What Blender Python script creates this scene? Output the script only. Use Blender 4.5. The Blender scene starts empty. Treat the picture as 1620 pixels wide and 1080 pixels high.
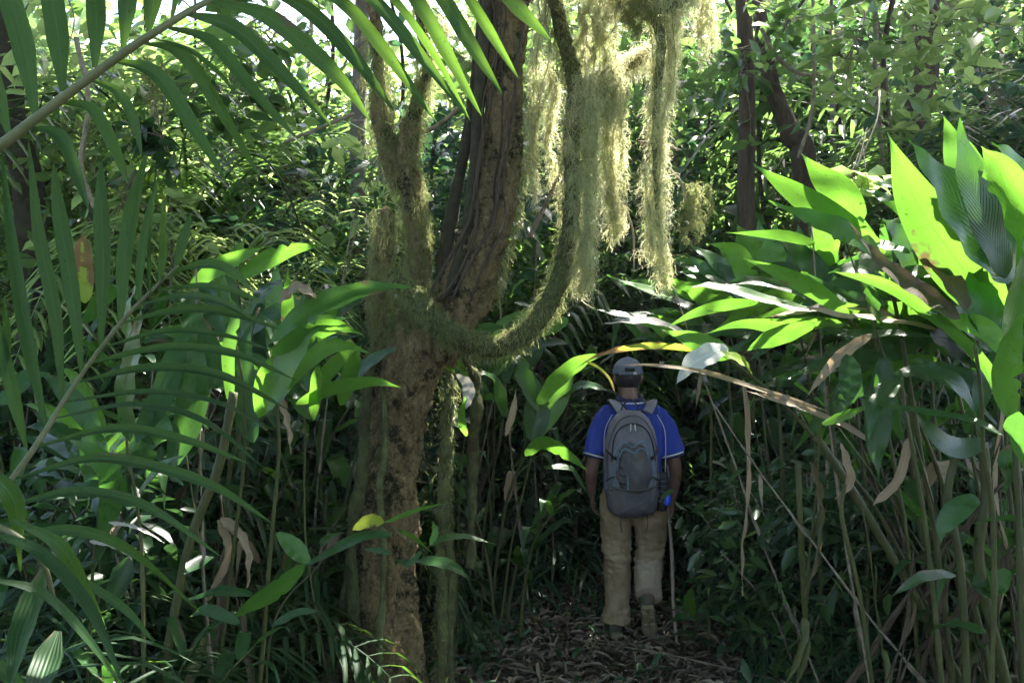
import bpy, math, random
import numpy as np
from mathutils import Vector, Matrix, Euler

# ------------------------------------------------------------------ camera, sky, sun, exposure
SC = bpy.context.scene
C = SC.collection
CAM_H = 1.6
PITCH = math.radians(1.9)
FPX = 1575.0                                   # focal length in photo pixels (35 mm lens, 1620 px wide)
cam_d = bpy.data.cameras.new('camera')
cam = bpy.data.objects.new('camera', cam_d)
C.objects.link(cam)
cam.location = (0, 0, CAM_H)
cam.rotation_euler = (math.pi/2 + PITCH, 0, 0)
cam_d.lens = 35.0
cam_d.sensor_width = 36.0
cam_d.sensor_width = 36.0*1620/1620
cam_d.clip_start = 0.05
cam_d.clip_end = 600
SC.camera = cam
cam_d.dof.use_dof = False

SUN_EL = math.radians(57)
SUN_AZ = math.radians(36)                      # to the right of the view direction (+Y)
SDIR = np.array([math.sin(SUN_AZ)*math.cos(SUN_EL), math.cos(SUN_AZ)*math.cos(SUN_EL), math.sin(SUN_EL)])
W = bpy.data.worlds.new('World')
SC.world = W
W.use_nodes = True
nt = W.node_tree
bg = nt.nodes['Background']
sky = nt.nodes.new('ShaderNodeTexSky')
sky.sky_type = 'NISHITA'
sky.sun_disc = False
sky.sun_elevation = SUN_EL
sky.sun_rotation = SUN_AZ
sky.dust_density = 2.5
nt.links.new(sky.outputs[0], bg.inputs[0])
bg.inputs[1].default_value = 0.122
sun_d = bpy.data.lights.new('sun', 'SUN')
sun_d.energy = 5.0
sun_d.angle = math.radians(0.5)
sun_d.color = (1.0, 0.95, 0.86)
sun = bpy.data.objects.new('sun', sun_d)
C.objects.link(sun)
sun.rotation_euler = Vector(SDIR).to_track_quat('Z', 'Y').to_euler()
sun.location = (0, 0, 30)
SC.view_settings.view_transform = 'Standard'
SC.view_settings.look = 'None'
SC.view_settings.exposure = 3.0
SC.view_settings.gamma = 1.0
try:
    SC.cycles.use_denoising = True
    SC.cycles.max_bounces = 7
    SC.cycles.diffuse_bounces = 4
    SC.cycles.glossy_bounces = 3
    SC.cycles.transmission_bounces = 4
    SC.cycles.transparent_max_bounces = 4
    SC.cycles.sample_clamp_indirect = 6.0
    SC.cycles.use_adaptive_sampling = True
    SC.cycles.adaptive_threshold = 0.02
except Exception:
    pass

rng = np.random.default_rng(7)
random.seed(7)
cp, sp_ = math.cos(PITCH), math.sin(PITCH)

def P(px, py, d):
    """a photo pixel at depth d (m along the view axis) as a world point"""
    x = (px-810)/FPX*d
    u = (540-py)/FPX*d
    return np.array([x, d*cp - u*sp_, CAM_H + d*sp_ + u*cp])

def ground_at(px, d):
    p = P(px, 540, d); return np.array([p[0], p[1], 0.0])

# ------------------------------------------------------------------ geometry helpers
class G:
    """collects vertices and faces, builds ONE mesh object"""
    def __init__(s):
        s.V = []; s.F4 = []; s.F3 = []; s.uv = []; s.var = []; s.n = 0
    def add(s, V, F4=None, F3=None, uv=None, var=None):
        V = np.asarray(V, float).reshape(-1, 3); k = len(V)
        s.V.append(V)
        if F4 is not None and len(F4): s.F4.append(np.asarray(F4, int).reshape(-1, 4)+s.n)
        if F3 is not None and len(F3): s.F3.append(np.asarray(F3, int).reshape(-1, 3)+s.n)
        s.uv.append(np.zeros((k, 2)) if uv is None else np.asarray(uv, float).reshape(-1, 2))
        v = rng.random() if var is None else var
        s.var.append(np.full(k, v) if np.isscalar(v) else np.asarray(v, float))
        s.n += k
        return s
    def arrays(s):
        return np.concatenate(s.V)
    def mesh(s, name, mat=None, off=None, smooth=True):
        V = np.concatenate(s.V) if s.V else np.zeros((0, 3))
        if off is not None: V = V-np.asarray(off)
        F4 = np.concatenate(s.F4) if s.F4 else np.zeros((0, 4), int)
        F3 = np.concatenate(s.F3) if s.F3 else np.zeros((0, 3), int)
        me = bpy.data.meshes.new(name)
        me.vertices.add(len(V)); me.vertices.foreach_set('co', V.astype(np.float32).ravel())
        loops = np.concatenate([F4.ravel(), F3.ravel()])
        me.loops.add(len(loops)); me.loops.foreach_set('vertex_index', loops.astype(np.int32))
        nf = len(F4)+len(F3)
        me.polygons.add(nf)
        st = np.concatenate([np.arange(len(F4))*4, len(F4)*4+np.arange(len(F3))*3]).astype(np.int32)
        me.polygons.foreach_set('loop_start', st)
        me.update(calc_edges=True)
        me.polygons.foreach_set('use_smooth', np.full(nf, smooth))
        a = me.attributes.new('luv', 'FLOAT2', 'POINT'); a.data.foreach_set('vector', np.concatenate(s.uv).astype(np.float32).ravel())
        a = me.attributes.new('var', 'FLOAT', 'POINT'); a.data.foreach_set('value', np.concatenate(s.var).astype(np.float32))
        me.validate()
        if mat: me.materials.append(mat)
        return me

def link(name, me, parent=None):
    o = bpy.data.objects.new(name, me); C.objects.link(o)
    if parent is not None: o.parent = parent
    return o

def part(name, g, mat, root, label=None, smooth=True):
    """g in world coordinates; root is an unrotated Empty"""
    off = np.array(root.matrix_basis.translation if root.parent is None else root.parent.matrix_basis.translation) if root is not None else None
    o = link(name, g.mesh(name, mat, off, smooth), root)
    if label: o['label'] = label
    return o

def tag(o, label=None, cat=None, group=None, kind=None):
    if label: o['label'] = label
    if cat: o['category'] = cat
    if group: o['group'] = group
    if kind: o['kind'] = kind
    return o

def thing(name, label, cat, loc=(0, 0, 0), group=None):
    o = bpy.data.objects.new(name, None); C.objects.link(o)
    o.location = tuple(float(a) for a in loc)
    o.empty_display_size = 0.2
    return tag(o, label, cat, group)

def dup(root, loc, rz=0.0, sc=1.0, label=None, group=None):
    r = root.copy(); C.objects.link(r)
    r.location = tuple(float(a) for a in loc); r.rotation_euler = (0, 0, rz)
    r.scale = (sc, sc, sc) if np.isscalar(sc) else sc
    if label: r['label'] = label
    if group: r['group'] = group
    for ch in list(root.children):
        c = ch.copy(); C.objects.link(c); c.parent = r
        for gch in list(ch.children):
            d = gch.copy(); C.objects.link(d); d.parent = c
    return r

def nrm(v):
    v = np.asarray(v, float); return v/(np.linalg.norm(v, axis=-1, keepdims=True)+1e-12)

def crs(pts, n):
    """Catmull-Rom resample to n points"""
    pts = np.asarray(pts, float)
    if len(pts) == 2:
        t = np.linspace(0, 1, n)[:, None]; return pts[0]*(1-t)+pts[1]*t
    Q = np.vstack([2*pts[0]-pts[1], pts, 2*pts[-1]-pts[-2]])
    m = len(pts)-1
    out = []
    for s in np.linspace(0, m, n):
        i = min(int(s), m-1); t = s-i
        p0, p1, p2, p3 = Q[i], Q[i+1], Q[i+2], Q[i+3]
        out.append(0.5*((2*p1)+(-p0+p2)*t+(2*p0-5*p1+4*p2-p3)*t*t+(-p0+3*p1-3*p2+p3)*t**3))
    return np.array(out)

_K = np.random.default_rng(3).normal(size=(64, 3)); _K = nrm(_K); _PH = np.random.default_rng(4).random(64)*6.283
def fbm(Pn, freq=1.0, octs=3, stretch=(1, 1, 1), seed=0):
    Q = np.asarray(Pn)*np.asarray(stretch)
    out = np.zeros(len(Q)); a = 1.0; tot = 0
    for o in range(octs):
        for j in range(6):
            i = (seed*11+o*6+j) % 64
            out += a*np.sin(Q@(_K[i]*freq*(0.7+0.12*j))*6.283+_PH[i]+1.7*np.sin(Q@_K[(i+17) % 64]*freq*3.1))
        tot += a*2.2; a *= 0.5; freq *= 2.1
    return out/tot

def tube(g, pts, rad, n=8, res=None, ref=None, ell=1.0, caps=True, var=None, rough=0.0):
    """tapered tube; rad is one value, or one per given point; ell scales the second radius"""
    pts = np.asarray(pts, float)
    rad = np.full(len(pts), rad) if np.isscalar(rad) else np.asarray(rad, float)
    el = np.full(len(pts), ell) if np.isscalar(ell) else np.asarray(ell, float)
    if res:
        s0 = np.linspace(0, 1, len(pts)); s1 = np.linspace(0, 1, res)
        rad = np.interp(s1, s0, rad); el = np.interp(s1, s0, el)
        pts = crs(pts, res)
    m = len(pts)
    T = nrm(np.gradient(pts, axis=0))
    if ref is None:
        r0 = np.array([0, 0, 1.0]) if abs(T[0][2]) < 0.8 else np.array([1.0, 0, 0])
        a = nrm(np.cross(T[0], r0)); A = []
        for t in T:
            a = nrm(a-t*np.dot(a, t)); A.append(a)
        A = np.array(A)
    else:
        A = nrm(np.asarray(ref)[None, :]-T*(T@np.asarray(ref))[:, None])
    B = np.cross(T, A)
    ang = np.arange(n)/n*2*np.pi
    V = pts[:, None, :]+(A[:, None, :]*np.cos(ang)[None, :, None]+B[:, None, :]*(np.sin(ang)[None, :, None]*el[:, None, None]))*rad[:, None, None]
    V = V.reshape(-1, 3)
    if rough: V = V+rng.normal(size=V.shape)*rough
    i = np.arange(m-1)[:, None]*n; j = np.arange(n)[None, :]; k = (j+1) % n
    F4 = np.stack([i+j, i+k, i+n+k, i+n+j], -1).reshape(-1, 4)
    F3 = []
    L = np.concatenate([[0], np.cumsum(np.linalg.norm(np.diff(pts, axis=0), axis=1))])
    uv = np.stack([np.tile(np.arange(n)/n, m), np.repeat(L, n)], -1)
    if caps:
        V = np.vstack([V, pts[0], pts[-1]]); uv = np.vstack([uv, [0, 0], [0, L[-1]]])
        jj = np.arange(n); kk = (jj+1) % n
        F3 = np.vstack([np.stack([np.full(n, m*n), kk, jj], -1), np.stack([np.full(n, m*n+1), (m-1)*n+jj, (m-1)*n+kk], -1)])
    g.add(V, F4, F3, uv, var)
    return g

def prof(kind, t):
    if kind == 'ginger': return np.clip(np.sin(np.pi*np.clip(t, 0, 1)**0.78), 0, 1)**(0.55+0.75*t)*(1-0.1*t)
    if kind == 'palm': return np.clip((0.25+0.75*np.minimum(1, t*3.2))*np.clip((1-t)*2.6, 0, 1)**0.7, 0, 1)
    if kind == 'oval': return np.sin(np.pi*t**0.85)**0.7
    if kind == 'strip': return np.clip(np.minimum(t*8+0.3, (1-t)*5), 0, 1)
    return np.sin(np.pi*t)

def blade(g, pts, w, n=14, face=None, fold=0.25, wave=0.0, kind='ginger', twist=0.0, var=None, camber=0.0, torn=0.0):
    """a leaf blade along pts with full width w; face = the way its upper side looks"""
    c = crs(pts, n); T = nrm(np.gradient(c, axis=0))
    f = np.array([0, -0.5, 1.0]) if face is None else np.asarray(face, float)
    S = nrm(np.cross(T, f[None, :])); N = nrm(np.cross(S, T))
    t = np.linspace(0, 1, n)
    if twist:
        a = twist*t; S, N = S*np.cos(a)[:, None]+N*np.sin(a)[:, None], N*np.cos(a)[:, None]-S*np.sin(a)[:, None]
    hw = prof(kind, t)*w/2
    hw[-1] = w*0.01; hw[0] = max(hw[0], w*0.03)
    U = np.array([-1, -0.5, 0, 0.5, 1.0])
    ph = rng.random()*6; fr = 2+rng.random()*3
    V = []; uv = []
    L = np.linalg.norm(c[-1]-c[0])
    for u in U:
        tw = np.ones(n)
        if torn and abs(u) == 1: tw = 1-torn*rng.random(n)
        elif kind == 'ginger' and abs(u) == 1 and n > 20 and rng.random() < 0.3:
            for j_ in rng.integers(5, n-3, rng.integers(1, 3)): tw[j_] = rng.uniform(0.45, 0.85)
        off = fold*abs(u)*hw - camber*hw*u*u + wave*w*abs(u)*np.sin(ph+t*6.28*fr+(u > 0)*2.0)
        V.append(c+S*(u*hw*tw)[:, None]+N*off[:, None]); uv.append(np.stack([np.full(n, u), t*L/max(w, 1e-3)], -1))
    V = np.array(V).transpose(1, 0, 2).reshape(-1, 3); uv = np.array(uv).transpose(1, 0, 2).reshape(-1, 2)
    k = len(U)
    i = np.arange(n-1)[:, None]*k; j = np.arange(k-1)[None, :]
    F4 = np.stack([i+j, i+j+1, i+k+j+1, i+k+j], -1).reshape(-1, 4)
    g.add(V, F4, None, uv, var)
    return g

# leaf clouds: one folded 8-vertex leaf, placed many times
_LV = np.array([[0, 0, 0], [-.30, .30, .06], [0, .32, -.02], [.30, .30, .06], [-.24, .68, .03], [0, .66, -.04], [.24, .68, .03], [0, 1, -.14]])
_L4 = np.array([[1, 2, 5, 4], [2, 3, 6, 5]]); _L3 = np.array([[0, 2, 1], [0, 3, 2], [4, 5, 7], [5, 6, 7]])
_LU = np.array([[0, 0], [-.8, .7], [0, .7], [.8, .7], [-.7, 1.5], [0, 1.5], [.7, 1.5], [0, 2.2]])
def leaf_cloud(g, pos, size, asp=0.8, droop=0.35, out=None, r=None):
    """pos (n,3); leaves point outwards/random and droop"""
    r = r or rng
    n = len(pos)
    if n == 0: return g
    d = r.normal(size=(n, 3)); d[:, 2] = d[:, 2]*0.5-droop
    if out is not None: d = d+out*0.8
    d = nrm(d)
    up = nrm(r.normal(size=(n, 3))*0.55+np.array([0, 0, 1.0]))
    S = nrm(np.cross(d, up)); N = np.cross(S, d)
    s = size*(0.6+0.8*r.random(n))
    V = pos[:, None, :]+(S[:, None, :]*(_LV[:, 0]*asp)[None, :, None]+d[:, None, :]*_LV[:, 1][None, :, None]+N[:, None, :]*_LV[:, 2][None, :, None])*s[:, None, None]
    b = (np.arange(n)*8)[:, None, None]
    g.add(V.reshape(-1, 3), (b+_L4[None]).reshape(-1, 4), (b+_L3[None]).reshape(-1, 3), np.tile(_LU, (n, 1)), np.repeat(r.random(n), 8))
    return g

def hairs(g, roots, length, curl=0.5, width=0.003, seg=7, gravity=1.0, out=None, var=None):
    """curly ribbons hanging from roots: beard moss, rootlets"""
    n = len(roots)
    if n == 0: return g
    L = length*(0.35+0.9*rng.random(n))/seg if np.isscalar(length) else length/seg
    d = rng.normal(size=(n, 3))*0.6
    if out is not None: d = d+out
    d[:, 2] -= 0.3*gravity; d = nrm(d)
    p = np.array(roots, float); pts = [p]
    for k in range(seg):
        d = nrm(d+rng.normal(size=(n, 3))*curl+np.array([0, 0, -0.45*gravity]))
        p = p+d*L[:, None]; pts.append(p)
    Q = np.stack(pts, 1)                                   # n, seg+1, 3
    sd = nrm(rng.normal(size=(n, 3))*[1, 1, .3])
    wd = width*(0.6+0.8*rng.random(n))[:, None]*np.linspace(1, 0.35, seg+1)[None, :]
    A = Q-sd[:, None, :]*wd[..., None]/2; B = Q+sd[:, None, :]*wd[..., None]/2
    V = np.stack([A, B], 2).reshape(-1, 3)
    b = (np.arange(n)*(seg+1)*2)[:, None]; i = (np.arange(seg)*2)[None, :]
    F = np.stack([b+i, b+i+1, b+i+3, b+i+2], -1).reshape(-1, 4)
    g.add(V, F, None, None, np.repeat(rng.random(n), (seg+1)*2) if var is None else var)
    return g

# ------------------------------------------------------------------ materials
def newmat(name):
    m = bpy.data.materials.new(name); m.use_nodes = True
    t = m.node_tree; t.nodes.clear()
    return m, t, t.nodes, t.links
def N(t, typ, **kw):
    n = t.nodes.new(typ)
    for k, v in kw.items(): setattr(n, k, v)
    return n
def mixc(t, fac, a, b):
    n = N(t, 'ShaderNodeMix', data_type='RGBA')
    for s, v in ((0, fac), (6, a), (7, b)):
        if hasattr(v, 'is_linked') or hasattr(v, 'links'): t.links.new(v, n.inputs[s])
        else: n.inputs[s].default_value = v if s == 0 else (*v, 1)
    return n.outputs[2]
def mathn(t, op, a, b=0.0, clamp=False):
    n = N(t, 'ShaderNodeMath', operation=op, use_clamp=clamp)
    for s, v in ((0, a), (1, b)):
        if hasattr(v, 'links'): t.links.new(v, n.inputs[s])
        else: n.inputs[s].default_value = v
    return n.outputs[0]
def ramp(t, src, stops):
    n = N(t, 'ShaderNodeValToRGB'); e = n.color_ramp.elements
    while len(e) < len(stops): e.new(0.5)
    for el, (p, c) in zip(e, stops): el.position = p; el.color = (*c, 1) if len(c) == 3 else c
    t.links.new(src, n.inputs[0]); return n.outputs[0]

def leaf_mat(name, dark, light, trans, tf=0.45, rough=0.38, veins='none', brown=None, brown_amt=0.0, spec=0.5, vein_amt=0.35):
    m, t, ns, L = newmat(name)
    out = N(t, 'ShaderNodeOutputMaterial')
    pr = N(t, 'ShaderNodeBsdfPrincipled'); tr = N(t, 'ShaderNodeBsdfTranslucent'); mx = N(t, 'ShaderNodeMixShader')
    va = N(t, 'ShaderNodeAttribute', attribute_name='var'); uva = N(t, 'ShaderNodeAttribute', attribute_name='luv')
    oi = N(t, 'ShaderNodeObjectInfo'); geo = N(t, 'ShaderNodeNewGeometry')
    f = mathn(t, 'FRACT', mathn(t, 'ADD', va.outputs['Fac'], oi.outputs['Random']))
    no = N(t, 'ShaderNodeTexNoise'); no.inputs['Scale'].default_value = 9.0; no.inputs['Detail'].default_value = 3
    L.new(geo.outputs['Position'], no.inputs['Vector'])
    f2 = mathn(t, 'ADD', mathn(t, 'MULTIPLY', f, 0.65), mathn(t, 'MULTIPLY', mathn(t, 'SUBTRACT', no.outputs['Fac'], 0.25), 0.6), True)
    col = mixc(t, f2, dark, light)
    tcol = mixc(t, f2, tuple(a*0.75 for a in trans), trans)
    sep = N(t, 'ShaderNodeSeparateXYZ'); L.new(uva.outputs['Vector'], sep.inputs[0])
    au = mathn(t, 'ABSOLUTE', sep.outputs[0])
    h = None
    if veins == 'ginger':
        ph = mathn(t, 'MULTIPLY', mathn(t, 'SUBTRACT', mathn(t, 'MULTIPLY', sep.outputs[1], 1.0), mathn(t, 'MULTIPLY', au, 0.9)), 40.0)
        s = mathn(t, 'SINE', ph)
        h = mathn(t, 'MULTIPLY', mathn(t, 'ADD', s, 1.0), 0.5)
        mid = mathn(t, 'SUBTRACT', 1.0, mathn(t, 'MULTIPLY', au, 14.0), True)
        vm = mathn(t, 'ADD', mathn(t, 'MULTIPLY', h, vein_amt*0.6), mathn(t, 'MULTIPLY', mid, 0.8), True)
        col = mixc(t, mathn(t, 'MULTIPLY', vm, 0.6), col, tuple(min(1, a*1.7+0.01) for a in light))
        tcol = mixc(t, mathn(t, 'MULTIPLY', vm, 0.55), tcol, tuple(a*0.5 for a in trans))
    elif veins == 'palm':
        s = mathn(t, 'SINE', mathn(t, 'MULTIPLY', sep.outputs[0], 22.0))
        h = mathn(t, 'MULTIPLY', mathn(t, 'ADD', s, 1.0), 0.5)
        mid = mathn(t, 'SUBTRACT', 1.0, mathn(t, 'MULTIPLY', au, 9.0), True)
        vm = mathn(t, 'ADD', mathn(t, 'MULTIPLY', h, vein_amt*0.6), mathn(t, 'MULTIPLY', mid, 0.9), True)
        col = mixc(t, mathn(t, 'MULTIPLY', vm, 0.75), col, tuple(min(1, a*2.1+0.02) for a in light))
        tcol = mixc(t, mathn(t, 'MULTIPLY', vm, 0.4), tcol, tuple(a*0.45 for a in trans))
    else:
        mid = mathn(t, 'SUBTRACT', 1.0, mathn(t, 'MULTIPLY', au, 8.0), True)
        col = mixc(t, mathn(t, 'MULTIPLY', mid, 0.4), col, tuple(min(1, a*1.6+0.01) for a in light))
    # blemishes
    n2 = N(t, 'ShaderNodeTexNoise'); n2.inputs['Scale'].default_value = 55.0; n2.inputs['Detail'].default_value = 4; n2.inputs['Roughness'].default_value = 0.7
    L.new(geo.outputs['Position'], n2.inputs['Vector'])
    bl = ramp(t, n2.outputs['Fac'], [(0.60, (0, 0, 0)), (0.72, (1, 1, 1))])
    col = mixc(t, mathn(t, 'MULTIPLY', bl, 0.6), col, tuple(a*0.5 for a in dark)); tcol = mixc(t, mathn(t, 'MULTIPLY', bl, 0.8), tcol, tuple(a*0.35 for a in trans))
    if brown is not None:
        n3 = N(t, 'ShaderNodeTexNoise'); n3.inputs['Scale'].default_value = 3.0; n3.inputs['Detail'].default_value = 5; n3.inputs['Roughness'].default_value = 0.65
        L.new(geo.outputs['Position'], n3.inputs['Vector'])
        e = mathn(t, 'ADD', n3.outputs['Fac'], mathn(t, 'MULTIPLY', au, 0.12))
        bm_ = ramp(t, e, [(max(0, 0.70-brown_amt), (0, 0, 0)), (max(0.01, 0.74-brown_amt), (1, 1, 1))])
        col = mixc(t, bm_, col, brown); tcol = mixc(t, bm_, tcol, tuple(a*0.8 for a in brown))
    L.new(col, pr.inputs['Base Color']); L.new(tcol, tr.inputs['Color'])
    pr.inputs['Roughness'].default_value = rough
    pr.inputs['Specular IOR Level'].default_value = spec
    rr = mathn(t, 'ADD', rough-0.1, mathn(t, 'MULTIPLY', no.outputs['Fac'], 0.25)); L.new(rr, pr.inputs['Roughness'])
    if h is not None:
        bp = N(t, 'ShaderNodeBump'); bp.inputs['Strength'].default_value = 0.3; bp.inputs['Distance'].default_value = 0.0025
        L.new(h, bp.inputs['Height']); L.new(bp.outputs[0], pr.inputs['Normal'])
    mx.inputs[0].default_value = tf
    L.new(pr.outputs[0], mx.inputs[1]); L.new(tr.outputs[0], mx.inputs[2]); L.new(mx.outputs[0], out.inputs[0])
    return m

def rough_mat(name, c1, c2, c3=None, scale=8, rough=0.85, bump=0.6, dist=0.01, speck=None, stretch=(1, 1, 1), trans=None, spec=0.3, c3lo=0.55, c3hi=0.68, c3scale=0.35):
    m, t, ns, L = newmat(name)
    out = N(t, 'ShaderNodeOutputMaterial'); pr = N(t, 'ShaderNodeBsdfPrincipled')
    tc = N(t, 'ShaderNodeTexCoord'); mp = N(t, 'ShaderNodeMapping'); mp.inputs['Scale'].default_value = stretch
    L.new(tc.outputs['Object'], mp.inputs[0])
    n1 = N(t, 'ShaderNodeTexNoise'); n1.inputs['Scale'].default_value = scale; n1.inputs['Detail'].default_value = 8; n1.inputs['Roughness'].default_value = 0.7
    L.new(mp.outputs[0], n1.inputs['Vector'])
    va = N(t, 'ShaderNodeAttribute', attribute_name='var'); oi = N(t, 'ShaderNodeObjectInfo')
    f = ramp(t, n1.outputs['Fac'], [(0.32, (0, 0, 0)), (0.68, (1, 1, 1))])
    col = mixc(t, f, c1, c2)
    if c3 is not None:
        n2 = N(t, 'ShaderNodeTexNoise'); n2.inputs['Scale'].default_value = scale*c3scale; n2.inputs['Detail'].default_value = 6; n2.inputs['Roughness'].default_value = 0.75
        L.new(tc.outputs['Object'], n2.inputs['Vector'])
        col = mixc(t, ramp(t, n2.outputs['Fac'], [(c3lo, (0, 0, 0)), (c3hi, (1, 1, 1))]), col, c3)
    if speck is not None:
        vo = N(t, 'ShaderNodeTexVoronoi'); vo.inputs['Scale'].default_value = 90
        L.new(tc.outputs['Object'], vo.inputs['Vector'])
        n4 = N(t, 'ShaderNodeTexNoise'); n4.inputs['Scale'].default_value = 42; n4.inputs['Detail'].default_value = 8; n4.inputs['Roughness'].default_value = 0.8
        L.new(tc.outputs['Object'], n4.inputs['Vector'])
        col = mixc(t, ramp(t, n4.outputs['Fac'], [(0.50, (0, 0, 0)), (0.66, (1, 1, 1))]), col, speck)
    hv = mathn(t, 'ADD', 0.75, mathn(t, 'MULTIPLY', va.outputs['Fac'], 0.5))
    vm = N(t, 'ShaderNodeVectorMath', operation='SCALE'); L.new(col, vm.inputs[0]); L.new(hv, vm.inputs['Scale'])
    L.new(vm.outputs[0], pr.inputs['Base Color'])
    pr.inputs['Roughness'].default_value = rough; pr.inputs['Specular IOR Level'].default_value = spec
    n5 = N(t, 'ShaderNodeTexNoise'); n5.inputs['Scale'].default_value = scale*4; n5.inputs['Detail'].default_value = 8; n5.inputs['Roughness'].default_value = 0.75
    L.new(mp.outputs[0], n5.inputs['Vector'])
    bp = N(t, 'ShaderNodeBump'); bp.inputs['Strength'].default_value = bump; bp.inputs['Distance'].default_value = dist
    L.new(mathn(t, 'ADD', n5.outputs['Fac'], mathn(t, 'MULTIPLY', n1.outputs['Fac'], 1.5)), bp.inputs['Height']); L.new(bp.outputs[0], pr.inputs['Normal'])
    if trans is not None:
        tr = N(t, 'ShaderNodeBsdfTranslucent'); tr.inputs[0].default_value = (*trans, 1); mx = N(t, 'ShaderNodeMixShader'); mx.inputs[0].default_value = 0.5
        L.new(pr.outputs[0], mx.inputs[1]); L.new(tr.outputs[0], mx.inputs[2]); L.new(mx.outputs[0], out.inputs[0])
    else:
        L.new(pr.outputs[0], out.inputs[0])
    return m

M = {}
M['palm'] = leaf_mat('palm_leaflet', (0.009, 0.036, 0.013), (0.026, 0.070, 0.022), (0.11, 0.22, 0.025), 0.45, 0.46, 'palm', spec=0.28, brown=(0.12, 0.10, 0.05), brown_amt=0.0)
M['palm_rib'] = rough_mat('palm_rachis', (0.09, 0.105, 0.04), (0.15, 0.15, 0.07), (0.07, 0.055, 0.035), 30, 0.5, 0.3, 0.002)
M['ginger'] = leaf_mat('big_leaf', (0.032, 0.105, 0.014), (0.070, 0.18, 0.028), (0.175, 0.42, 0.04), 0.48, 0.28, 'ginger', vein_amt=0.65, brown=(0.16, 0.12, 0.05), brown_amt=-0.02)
M['ginger_dark'] = leaf_mat('big_leaf_dark_shaded', (0.014, 0.050, 0.013), (0.034, 0.095, 0.022), (0.08, 0.22, 0.03), 0.42, 0.27, 'ginger', vein_amt=0.4, brown=(0.13, 0.10, 0.05), brown_amt=0.0)  # darker copy of the big leaf; shade on some leaves put into the colour
M['dry'] = leaf_mat('dry_leaf', (0.20, 0.14, 0.08), (0.40, 0.32, 0.22), (0.40, 0.30, 0.17), 0.35, 0.6, 'ginger', spec=0.3, vein_amt=0.6)
M['dry_pale'] = leaf_mat('bleached_leaf', (0.30, 0.28, 0.24), (0.46, 0.43, 0.38), (0.4, 0.37, 0.28), 0.3, 0.6, 'ginger', spec=0.4)
M['dry_smooth'] = leaf_mat('pale_leaf', (0.50, 0.50, 0.44), (0.66, 0.66, 0.60), (0.5, 0.5, 0.36), 0.3, 0.45, 'ginger', spec=0.5)
M['yellowing'] = leaf_mat('yellowing_leaf', (0.12, 0.26, 0.02), (0.34, 0.38, 0.06), (0.5, 0.62, 0.06), 0.5, 0.4, 'ginger', brown=(0.25, 0.15, 0.06), brown_amt=0.14)
M['brownleaf'] = leaf_mat('brown_green_leaf', (0.045, 0.050, 0.018), (0.10, 0.085, 0.04), (0.11, 0.10, 0.03), 0.4, 0.5, 'ginger', brown=(0.11, 0.075, 0.04), brown_amt=0.12)
M['cane'] = rough_mat('green_cane', (0.035, 0.048, 0.012), (0.09, 0.09, 0.03), (0.05, 0.035, 0.018), 14, 0.5, 0.4, 0.004, stretch=(4, 4, 0.6))
M['drycane'] = rough_mat('dry_cane', (0.035, 0.027, 0.016), (0.14, 0.105, 0.06), (0.03, 0.022, 0.012), 14, 0.7, 0.5, 0.004, stretch=(4, 4, 0.6))
M['bright'] = leaf_mat('sunlit_tone_leaves', (0.075, 0.15, 0.035), (0.19, 0.30, 0.08), (0.52, 0.70, 0.22), 0.5, 0.36)  # sunlit tone of the background leaves put into the colour
M['mid'] = leaf_mat('mid_leaves', (0.020, 0.055, 0.018), (0.060, 0.120, 0.036), (0.20, 0.36, 0.08), 0.45, 0.30)
M['darkleaf'] = leaf_mat('dark_leaves', (0.012, 0.040, 0.015), (0.032, 0.080, 0.028), (0.07, 0.17, 0.04), 0.4, 0.32)
M['blueleaf'] = leaf_mat('glossy_leaves', (0.02, 0.06, 0.035), (0.045, 0.11, 0.06), (0.06, 0.16, 0.06), 0.35, 0.27, spec=0.6)
M['fern'] = leaf_mat('fern_leaves', (0.014, 0.050, 0.02), (0.036, 0.10, 0.038), (0.08, 0.22, 0.06), 0.4, 0.42)
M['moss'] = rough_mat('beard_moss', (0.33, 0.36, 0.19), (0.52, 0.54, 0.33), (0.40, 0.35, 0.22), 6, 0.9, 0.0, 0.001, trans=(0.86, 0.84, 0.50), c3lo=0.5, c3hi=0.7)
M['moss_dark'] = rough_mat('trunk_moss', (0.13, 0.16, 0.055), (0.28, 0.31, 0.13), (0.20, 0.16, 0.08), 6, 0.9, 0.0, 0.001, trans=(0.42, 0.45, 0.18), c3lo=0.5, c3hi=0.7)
M['mosscore'] = rough_mat('moss_bark', (0.055, 0.06, 0.025), (0.17, 0.18, 0.07), (0.08, 0.055, 0.03), 20, 0.95, 1.0, 0.01)
M['bark'] = rough_mat('speckled_bark', (0.095, 0.064, 0.030), (0.50, 0.35, 0.165), (0.035, 0.038, 0.014), 14, 0.9, 1.0, 0.04, speck=(0.60, 0.46, 0.24), stretch=(1.6, 1.6, 0.8), c3lo=0.52, c3hi=0.58)
M['bark2'] = rough_mat('brown_bark', (0.05, 0.035, 0.024), (0.13, 0.095, 0.065), (0.05, 0.06, 0.02), 10, 0.9, 1.0, 0.015, stretch=(3, 3, 0.5))
M['bark_pale'] = rough_mat('pale_bark', (0.16, 0.13, 0.11), (0.32, 0.28, 0.25), (0.10, 0.11, 0.06), 10, 0.9, 0.7, 0.01, stretch=(2, 2, 1))
M['darkstem'] = rough_mat('dark_liana', (0.03, 0.028, 0.016), (0.075, 0.062, 0.035), (0.06, 0.075, 0.022), 18, 0.9, 0.8, 0.006)
M['stick'] = rough_mat('stick_wood', (0.17, 0.135, 0.10), (0.27, 0.22, 0.17), None, 20, 0.7, 0.4, 0.003)
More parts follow.
